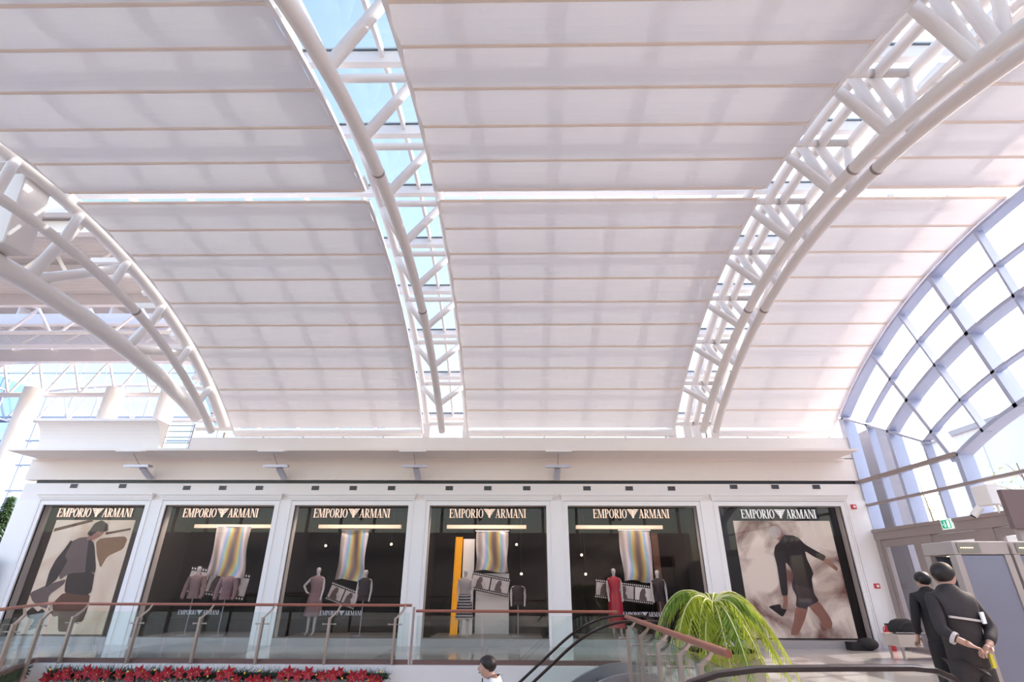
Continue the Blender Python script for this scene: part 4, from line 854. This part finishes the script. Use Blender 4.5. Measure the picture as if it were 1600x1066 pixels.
# woman in black reaching to the right over the counter
w_, s_ = person((5.14, 6.62, 0), -1.15, 'person in a long black coat reaching over the grey counter, beside the guard',
    (((-.19, 0, 1.41), (-.26, .16, 1.25), (-.2, .42, 1.15), (-.2, .50, 1.12)), ((.19, 0, 1.41), (.24, .1, 1.18), (.16, .3, 1.08), (.14, .38, 1.05))), .05, .2, 'coat_black', 'coat_black', 'long', 1.68)
n = 24; prof = [(.40, .34, .30), (.7, .27, .23), (.95, .20, .165), (1.1, .17, .14)]; vs = []
for z, rx, ry in prof: vs += [(rx*math.cos(2*PI*i/n), ry*math.sin(2*PI*i/n), z) for i in range(n)]
MB().add(vs, [(k*n+i, k*n+(i+1) % n, (k+1)*n+(i+1) % n, (k+1)*n+i) for k in range(3) for i in range(n)]).build('coat_skirt', 'coat_black', w_, True, local=True)
person((5.36, 7.6, 0), -.1, 'dark-haired person mostly hidden behind the guard, to the left', (((-.19, 0, 1.41), (-.24, .02, 1.14), (-.22, .12, .95), (-.22, .16, .88)), ((.19, 0, 1.41), (.24, .02, 1.14), (.22, .12, .95), (.22, .16, .88))), .03, 0, 'coat_black', 'coat_black', 'short', 1.70)
# man looking at a phone on the rising steps at bottom centre
m_, s_ = person((-.29, 6.9, -.95), PI/2, 'person in white shirt and dark tie looking down at a phone, bottom centre',
    (((-.18, .01, 1.46), (-.24, .08, 1.22), (-.12, .29, 1.33), (-.09, .35, 1.37)), ((.18, .01, 1.46), (.23, .08, 1.22), (.12, .28, 1.31), (.07, .34, 1.35))), .085, 0, 'shirt_white', 'trousers_grey')
MB().obox((-.05, .38, 1.41), (.035, 0, 0), (0, .03, .05), (0, .005, -.003)).build('phone', 'black', m_, local=True)
MB().beam((0.0, .135, 1.50), (0, .16, 1.1), .05, .012, (0, 1, 0)).build('necktie', 'tie_dark', m_, local=True)
S(MB().box(-1.6, 6.3, -1.05, .7, 7.6, -.955).build('floor_landing', 'frame_white'))
S(MB().box(-1.2, 9.2, -1.2, .75, 9.3, .12).build('wall_parapet', 'frame_white'))

mat('chrome', (.6, .6, .65), .12, .95)
# ---- security gates, counter, low bench ----
mat('gate_blue', (.24, .25, .32), .35, .2); mat('gate_beige', (.45, .39, .36), .45); mat('counter_grey', (.36, .34, .40), .35, .3); mat('panel_brown', (.20, .135, .13), .6); mat('screen_lcd', (.25, .24, .2), .3)
def gate(x, label, w):
    r = thing('security_gate', (x, 5.8, 0), label, 'security gate', 'walk-through security gates')
    for y in (5.65, 6.0):
        side = MB().box(x+.06, y, 0, x+w-.06, y+.06, 1.80).build('side_panel', 'gate_blue', r, bevel=.01)
        for xx in (x, x+w-.06): MB().box(xx, y-.01, 0, xx+.06, y+.07, 1.805).build('edge_strip', 'gate_beige', r)
    MB().box(x, 5.638, 1.806, x+w, 6.074, 1.93).build('header', 'gate_beige', r, bevel=.01)
    MB().box(x+.04, 5.628, 1.82, x+.26, 5.638, 1.915).build('control_panel', 'screen_lcd', r)
    b = MB()
    for i in range(6): b.box(x+.07+.022*i, 5.622, 1.865, x+.076+.022*i, 5.629, 1.871)
    b.build('indicator', 'warm_spot', r)
gate(4.36, 'blue-grey walk-through security gate just right of the guard', .55); gate(4.94, 'blue-grey walk-through security gate at the right edge of the photo', .55)
r = thing('counter', (6.1, 7.5, 0), 'grey inspection counter behind the guard', 'counter')
MB().box(5.72, 6.95, 0, 6.5, 8.0, 1.02).build('counter_body', 'counter_grey', r, bevel=.01); MB().box(5.70, 6.9, 1.02, 6.54, 8.05, 1.07).build('counter_belt', 'black', r); MB().box(5.76, 7.3, 1.07, 6.45, 8.0, 1.38).build('scanner_hood', 'counter_grey', r, bevel=.04)
r = thing('notice_board', (6.3, 6.4, 0), 'plain brown board raised on posts above the security gates', 'board')
MB().box(5.74, 6.4, 2.12, 6.8, 6.46, 2.56).build('board', 'panel_brown', r)
for x in (5.85, 6.7): MB().box(x-.03, 6.46, 0, x+.03, 6.52, 2.5).build('post', 'gate_beige', r)
r = thing('bench', (8.9, 13.4, 0), 'low metal bench with a mirrored end carrying the black bag', 'bench')
MB().box(8.36, 13.2, .26, 8.86, 13.75, .50).build('bench_box', 'planter_stone', r); MB().box(8.86, 13.2, .26, 9.4, 13.75, .50).build('mirror_box', 'chrome', r)
for x in (8.42, 9.34):
    for y in (13.26, 13.69): MB().box(x-.02, y-.02, 0, x+.02, y+.02, .26).build('leg', 'post_steel', r)

r = thing('bag', (8.75, 13.45, .5), 'soft black bag lying on the low metal bench', 'bag')
b = MB(); n = 18; vs = []
for k, (z, q) in enumerate(((.515, .9), (.56, 1), (.66, .95), (.75, .7), (.79, .35))): vs += [(8.72+.36*q*math.cos(2*PI*i/n)*(1+.06*math.sin(3*i)), 13.47+.2*q*math.sin(2*PI*i/n), z+.015*math.sin(i*2.2)) for i in range(n)]
b.add(vs, [(k*n+i, k*n+(i+1) % n, (k+1)*n+(i+1) % n, (k+1)*n+i) for k in range(4) for i in range(n)]+[tuple(4*n+i for i in range(n))]).build('bag_body', 'coat_black', r, True)
MB().tube([(8.5+.03*i, 13.28, .62+.12*math.sin(PI*i/14)) for i in range(15)], .012, 8).build('strap', 'black', r)
MB().tube([(8.38, 13.27, .53), (9.0, 13.24, .53)], .008, 6).build('piping', 'reflective', r)
# floor-standing black object at the foot of the last window
b = MB(); b.ball((8.75, 15.1, .14), (.26, .2, .14), 16, 10); b.box(8.3, 15.0, 0, 8.8, 15.3, .18); tag(b.build('floor_bag', 'coat_black', smooth=True), 'small black bag on the floor at the foot of the rightmost window', 'bag')
# extinguisher
r = thing('fire_extinguisher', (9.35, 15.1, 0), 'red fire extinguisher standing by the last pilaster', 'fire extinguisher')
MB().tube([(9.35, 15.1, 0), (9.35, 15.1, .03), (9.35, 15.1, .42), (9.35, 15.1, .50), (9.35, 15.1, .54)], [.08, .085, .085, .05, .03], 18).build('cylinder', 'alarm_red', r, True)
MB().box(9.32, 15.07, .54, 9.42, 15.13, .6).build('valve', 'black', r); MB().tube([(9.33, 15.08, .56), (9.22, 15.05, .50), (9.20, 15.05, .3), (9.24, 15.05, .12)], .012, 8).build('hose', 'alarm_red', r, True)
MB().box(9.30, 15.01, .2, 9.40, 15.02, .36).build('label_plate', 'frame_white', r)
# exit sign
mat('exit_green', (.0, .35, .2), .4, emit=(0, .5, .28), es=.35); mat('exit_white', (.85, .9, .87), .4, emit=(.9, 1, .95), es=.4)
r = thing('exit_sign', (9.85, 12.65, 2.66), 'small green and white exit sign on the brown header', 'sign')
MB().box(9.82, 12.50, 2.66, 9.86, 12.82, 2.88).build('case', 'exit_white', r); MB().box(9.812, 12.53, 2.68, 9.822, 12.79, 2.86).build('green_field', 'exit_green', r)
MB().box(9.806, 12.55, 2.69, 9.813, 12.62, 2.85).build('door_symbol', 'exit_white', r)
b = MB(); b.ball((9.808, 12.69, 2.83), (.003, .014, .014), 8, 6); b.obox((9.808, 12.69, 2.785), (.003, 0, 0), (0, .012, 0), (0, .01, .03)); b.obox((9.808, 12.71, 2.73), (.003, 0, 0), (0, .007, 0), (0, .02, .03)); b.obox((9.808, 12.675, 2.73), (.003, 0, 0), (0, .007, 0), (0, -.015, .03)); b.obox((9.808, 12.745, 2.77), (.003, 0, 0), (0, .022, 0), (0, 0, .006)); b.build('running_figure', 'exit_white', r)
# security camera on the facade
r = thing('security_camera', (9.85, 11.3, 2.9), 'white security camera with a square housing above the entrance', 'camera')
MB().box(9.6, 11.0, 3.0, 9.86, 11.4, 3.4).build('housing', 'frame_white', r, bevel=.02); MB().tube([(9.62, 11.35, 2.98), (9.5, 11.45, 2.82)], .07, 16).build('barrel', 'frame_white', r); MB().tube([(9.5, 11.45, 2.82), (9.485, 11.46, 2.80)], .05, 16).build('lens', 'black', r)
MB().tube([(9.8, 11.1, 3.05), (9.8, 10.85, 2.8), (9.8, 10.7, 2.72)], .03, 10).build('conduit', 'frame_white', r, True); MB().tube([(9.86, 11.2, 3.0), (9.86, 11.2, 2.85)], .03, 10).build('bracket', 'frame_white', r)

# ================= OUTSIDE, RIGHT =================
mat('concrete_pale', (.66, .64, .67), .8, var=.05); mat('concrete_grey', (.36, .34, .38), .8); mat('window_dark', (.62, .64, .70), .3); mat('ground_pale', (.55, .52, .50), .9); mat('awning_white', (.86, .85, .84), .8); mat('leaf_autumn', (.50, .42, .12), .7, var=.5, scale=30)
S(MB().box(10.2, -30, -.25, 90, 60, -.05).build('floor_outside', 'ground_pale'))
r = thing('building', (30, 14, 0), 'pale flat-roofed building outside, beyond the glazed gable', 'building')
MB().box(26, -14, -.05, 44, 33, 9.6).build('wall', 'concrete_pale', r)
for i in range(11):
    for j in range(3):
        w = MB().box(25.95, -11+i*4.0, .9+j*3.0, 26.0, -8.6+i*4.0, 3.1+j*3.0).build('window', 'window_dark', r)
MB().box(25.8, -14.2, 9.5, 44, 33.2, 9.8).build('parapet', 'concrete_grey', r)
tag(MB().box(10.9, 15.7, -.05, 11.7, 16.6, 5.9).build('concrete_pier', 'concrete_grey'), 'grey concrete pier just outside the glazing, beside the shop wall', 'pier')
for i, (x, y, l) in enumerate(((14, 19.6, 'behind the first door'), (14.2, 16.4, 'behind the second door'), (15, 12.5, 'hidden behind the people'))):
    r = thing('parasol', (x, y, 0), 'white outdoor parasol over tables, '+l, 'parasol', 'white parasols outside'); z = 2.7
    MB().add([(x, y, z+.5), (x-1.4, y-1.4, z), (x+1.4, y-1.4, z), (x+1.4, y+1.4, z), (x-1.4, y+1.4, z)], [(0, 1, 2), (0, 2, 3), (0, 3, 4), (0, 4, 1)]).build('canopy', 'awning_white', r)
    MB().tube([(x, y, -.05), (x, y, z+.5)], .03, 8).build('pole', 'aluminium', r)
for i, (x, y) in enumerate(((12.2, 17.4), (12.9, 15.2), (13.2, 13.0))):
    r = thing('outdoor_table', (x, y, 0), 'pale outdoor cafe table beyond the doors, '+('farthest', 'middle', 'nearest')[i]+' of three', 'table', 'cafe tables outside')
    MB().tube([(x, y, .72), (x, y, .75)], .45, 20).build('table_top', 'awning_white', r); MB().tube([(x, y, -.05), (x, y, .72)], .03, 8).build('pedestal', 'aluminium', r)
for i, (x, y, h) in enumerate(((16.9, 22.5, 5.4), (17.6, 18.6, 5.4), (20.5, 18.0, 7.4))):
    rnd = random.Random(40+i); r = thing('tree', (x, y, 0), ('slim tree with sparse yellow leaves outside, nearest the shop wall', 'slim tree with sparse yellow leaves outside, middle one', 'taller pale tree outside by the white building')[i], 'tree', 'young trees outside')
    b = MB(); b.tube([(x, y, -.05), (x+.1, y, h*.6), (x, y, h)], [.06, .04, .015], 8)
    for k in range(10): z = h*(.45+.05*k); a = rnd.uniform(0, 6.3); b.tube([(x+.05, y, z), (x+math.cos(a)*.8, y+math.sin(a)*.8, z+.4)], [.018, .006], 5)
    b.build('trunk', 'palm_trunk', r); b = MB()
    for k in range(420):
        a = rnd.uniform(0, 6.3); q = rnd.random()**.5*1.1; z = h*rnd.uniform(.5, 1.0); c = Vector((x+q*math.cos(a), y+q*math.sin(a), z)); u = Vector((rnd.uniform(-1, 1), rnd.uniform(-1, 1), rnd.uniform(-1, 1))).normalized()*.05; v = u.orthogonal().normalized()*.04
        b.add([c-u, c+v, c+u, c-v], [(0, 1, 2, 3)])
    b.build('foliage', 'leaf_autumn', r)

# ================= ATRIUM, LEFT =================
mat('truss_paint', (.80, .76, .76), .45)
def atrium():
    # corrugated roof decks
    def deck(nm, x0, x1, y0, y1, z0, z1, n, label):
        b = MB(); vs = []
        for i in range(n*2+1):
            f = i/(n*2); y = y0+(y1-y0)*f; z = z0+(z1-z0)*f+(.05 if i % 2 else 0); vs += [(x0, y, z), (x1, y, z)]
        b.add(vs, [(2*i, 2*i+1, 2*i+3, 2*i+2) for i in range(n*2)]); tag(b.build(nm, 'deck_metal'), kind='structure')
    deck('ceiling_deck', -34, -10.6, 12.6, 18.0, 12.0, 12.0, 24, '')
    deck('ceiling_deck', -34, -11.5, 19.8, 24.6, 12.8, 13.2, 20, '')
    b = MB(); b.add([(-34, 18, 12.1), (-10.6, 18, 12.1), (-11.5, 19.8, 12.8), (-34, 19.8, 12.8)], [(0, 1, 2, 3)]); S(b.build('window_8', 'blue_glass'))
    for i in range(10): S(MB().beam((-32+i*2.2, 18, 12.08), (-32+i*2.2, 19.8, 12.28), .06, .1).build('trim_9', 'taupe'))
    # deep white beams across the atrium roof
    for k, (y, z, w, h) in enumerate(((13.2, 11.7, .22, .45), (15.6, 11.7, .25, .3), (18.0, 11.8, .2, .5), (19.9, 11.9, .25, .5), (22.2, 12.0, .3, .6), (24.6, 12.2, .3, .7))):
        tag(MB().beam((-34, y, z), (-11.0, y, z), w, h).build('roof_beam', 'truss_paint'), 'white straight beam across the atrium roof, %s from the front' % ('first', 'second', 'third', 'fourth', 'fifth', 'sixth')[k], 'beam', 'white beams under the atrium roof')
    # stiffeners
    for j, (ya, yb, z) in enumerate(((20.1, 22.0, 12.5), (22.4, 24.4, 12.65))):
        rr = thing('rib_row', (-22, ya, z), ('row of short white cross ribs between the nearer atrium beams', 'row of short white cross ribs between the farthest atrium beams')[j], 'ribs')
        for i in range(11): MB().beam((-33+i*2.1, ya, z), (-33+i*2.1, yb, z+.05), .1, .4).build('rib', 'truss_paint', rr)
    # trusses with curved top chords
    for k, (y, zb, zt, bow, l) in enumerate(((25, 10.2, 11.6, .5, 'lower curved white truss across the atrium, above the round columns'), (20.9, 11.1, 12.0, -.2, 'upper white truss under the atrium roof'), (29, 10.0, 11.0, 1.2, 'farthest white truss at the back of the atrium'))):
        r = thing('atrium_truss', (-22, y, zb), l, 'truss', 'white trusses in the atrium'); n = 12; x0, x1 = -34, -11.5
        top = [(x0+(x1-x0)*i/24, y, zt+bow*math.sin(PI*i/24)) for i in range(25)]; bot = [(x0+(x1-x0)*i/24, y, zb) for i in range(25)]
        MB().tube(top, .11, 10).build('top_chord', 'truss_paint', r, True); MB().tube([bot[0], bot[-1]], .13, 10).build('bottom_chord', 'truss_paint', r, True)
        for i in range(n):
            a, c, d = bot[2*i], top[2*i+1], bot[2*i+2]; MB().tube([a, c], .06, 8).build('web_bar', 'truss_paint', r, True); MB().tube([c, d], .06, 8).build('web_bar', 'truss_paint', r, True)
    # smaller diagonal struts in the roof zone
    for j, (y, z) in enumerate(((14.4, 11.2), (18.9, 11.3))):
        r = thing('roof_strut', (-20, y, z), ('row of thin white raking struts nearest the vault', 'row of thin white raking struts below the blue roof glass')[j], 'struts', 'raking struts in the atrium roof')
        for i in range(9):
            x = -30+i*2.2; MB().tube([(x, y, z-.5), (x+.9, y, z+.6)], .06, 8).build('strut_bar', 'truss_paint', r); MB().tube([(x+1.8, y, z-.5), (x+.9, y, z+.6)], .06, 8).build('strut_bar', 'truss_paint', r)
        MB().tube([(-30.5, y, z-.5), (-11.3, y, z-.5)], .08, 8).build('chord', 'truss_paint', r)
    for k, x in enumerate((-24.6, -20.4, -17.6)):
        tag(MB().tube([(x, 24.4, 0), (x, 24.4, 10.3)], .42, 28).build('round_column', 'truss_paint', smooth=True), 'thick round white column in the atrium, '+('leftmost', 'middle', 'right, just above the coved parapet')[k]+' one', 'column', 'round columns in the atrium')
    # curtain wall
    cw = link(bpy.data.objects.new('window_9', None)); cw.location = (-24, 30, 0); WORLD[cw.name] = Vector(cw.location); S(cw)
    for i in range(22): MB().box(-42+i*1.6-.03, 29.9, 0, -42+i*1.6+.03, 30.1, 17).build('vertical_bar', 'facade_blue', cw)
    for i in range(12): MB().box(-42, 29.93, .3+i*1.45, -8, 30.07, .38+i*1.45).build('horizontal_bar', 'facade_blue', cw)
    MB().add([(-42, 30, 0), (-8, 30, 0), (-8, 30, 17), (-42, 30, 17)], [(0, 1, 2, 3)]).build('wall_pane', 'blue_glass', cw)
    b = MB()
    for i in range(12): b.box(-30.0-.02, 12+i*1.6, 0, -30+.08, 12.08+i*1.6, 12.2)
    for i in range(8): b.box(-30.02, 12, .3+i*1.6, -29.92, 30, .38+i*1.6)
    S(b.build('window_10', 'facade_blue')); S(MB().add([(-30.04, 2, 0), (-30.04, 30, 0), (-30.04, 30, 12.2), (-30.04, 2, 12.2)], [(0, 1, 2, 3)]).build('window_11', 'blue_glass'))
    # wall head and gallery left of the shop
    r = thing('building', (-24, 48, 0), 'white building seen through the far atrium glazing', 'building'); MB().box(-40, 46, -.2, -12, 58, 3.4).build('wall', 'concrete_pale', r)
    for i in range(7):
        for j in range(1): MB().box(-38+i*3.8, 45.9, 1+j*3, -36+i*3.8, 46, 3+j*3).build('window', 'window_dark', r)
    S(MB().box(-90, 30.2, -.3, -8, 90, -.1).build('floor_terrace', 'ground_pale'))
atrium()
rnd = random.Random(5); r = thing('fir_tree', (-16.4, 17, 0), 'dark green fir tree just left of the shop corner', 'tree')
MB().tube([(-16.4, 17, 0), (-16.4, 17, 3.9)], [.08, .02], 8).build('trunk', 'palm_trunk', r); b = MB()
for k in range(5200):
    z = rnd.uniform(.3, 3.95); q = .85*(1-z/4.1)*rnd.uniform(.55, 1.0)+.05; a = rnd.uniform(0, 6.3); c = Vector((-16.4+q*math.cos(a), 17+q*math.sin(a), z)); u = Vector((math.cos(a), math.sin(a), -.35)).normalized()*.13; v = Vector((-math.sin(a), math.cos(a), 0))*.02
    b.add([c-u, c+v, c+u, c-v], [(0, 1, 2, 3)])
b.build('foliage', 'fir_bright', r)
r = thing('poster_stand', (-14.85, 15.1, 0), 'black poster stand with a red flower print at the far left edge', 'sign')
MB().box(-15.3, 15.1, 0, -14.42, 15.18, 2.08).build('case', 'black', r); MB().box(-15.2, 15.09, .9, -14.52, 15.1, 1.98).build('print', 'ink_mid', r); MB().prism([(.09*math.cos(i*PI/5)*(1 if i % 2 else .45), .09*math.sin(i*PI/5)*(1 if i % 2 else .45)) for i in range(10)], lambda a, c, t: (-14.62+a, 15.085-t, 1.8+c), t=.004).build('printed_flower', 'ink_red', r)
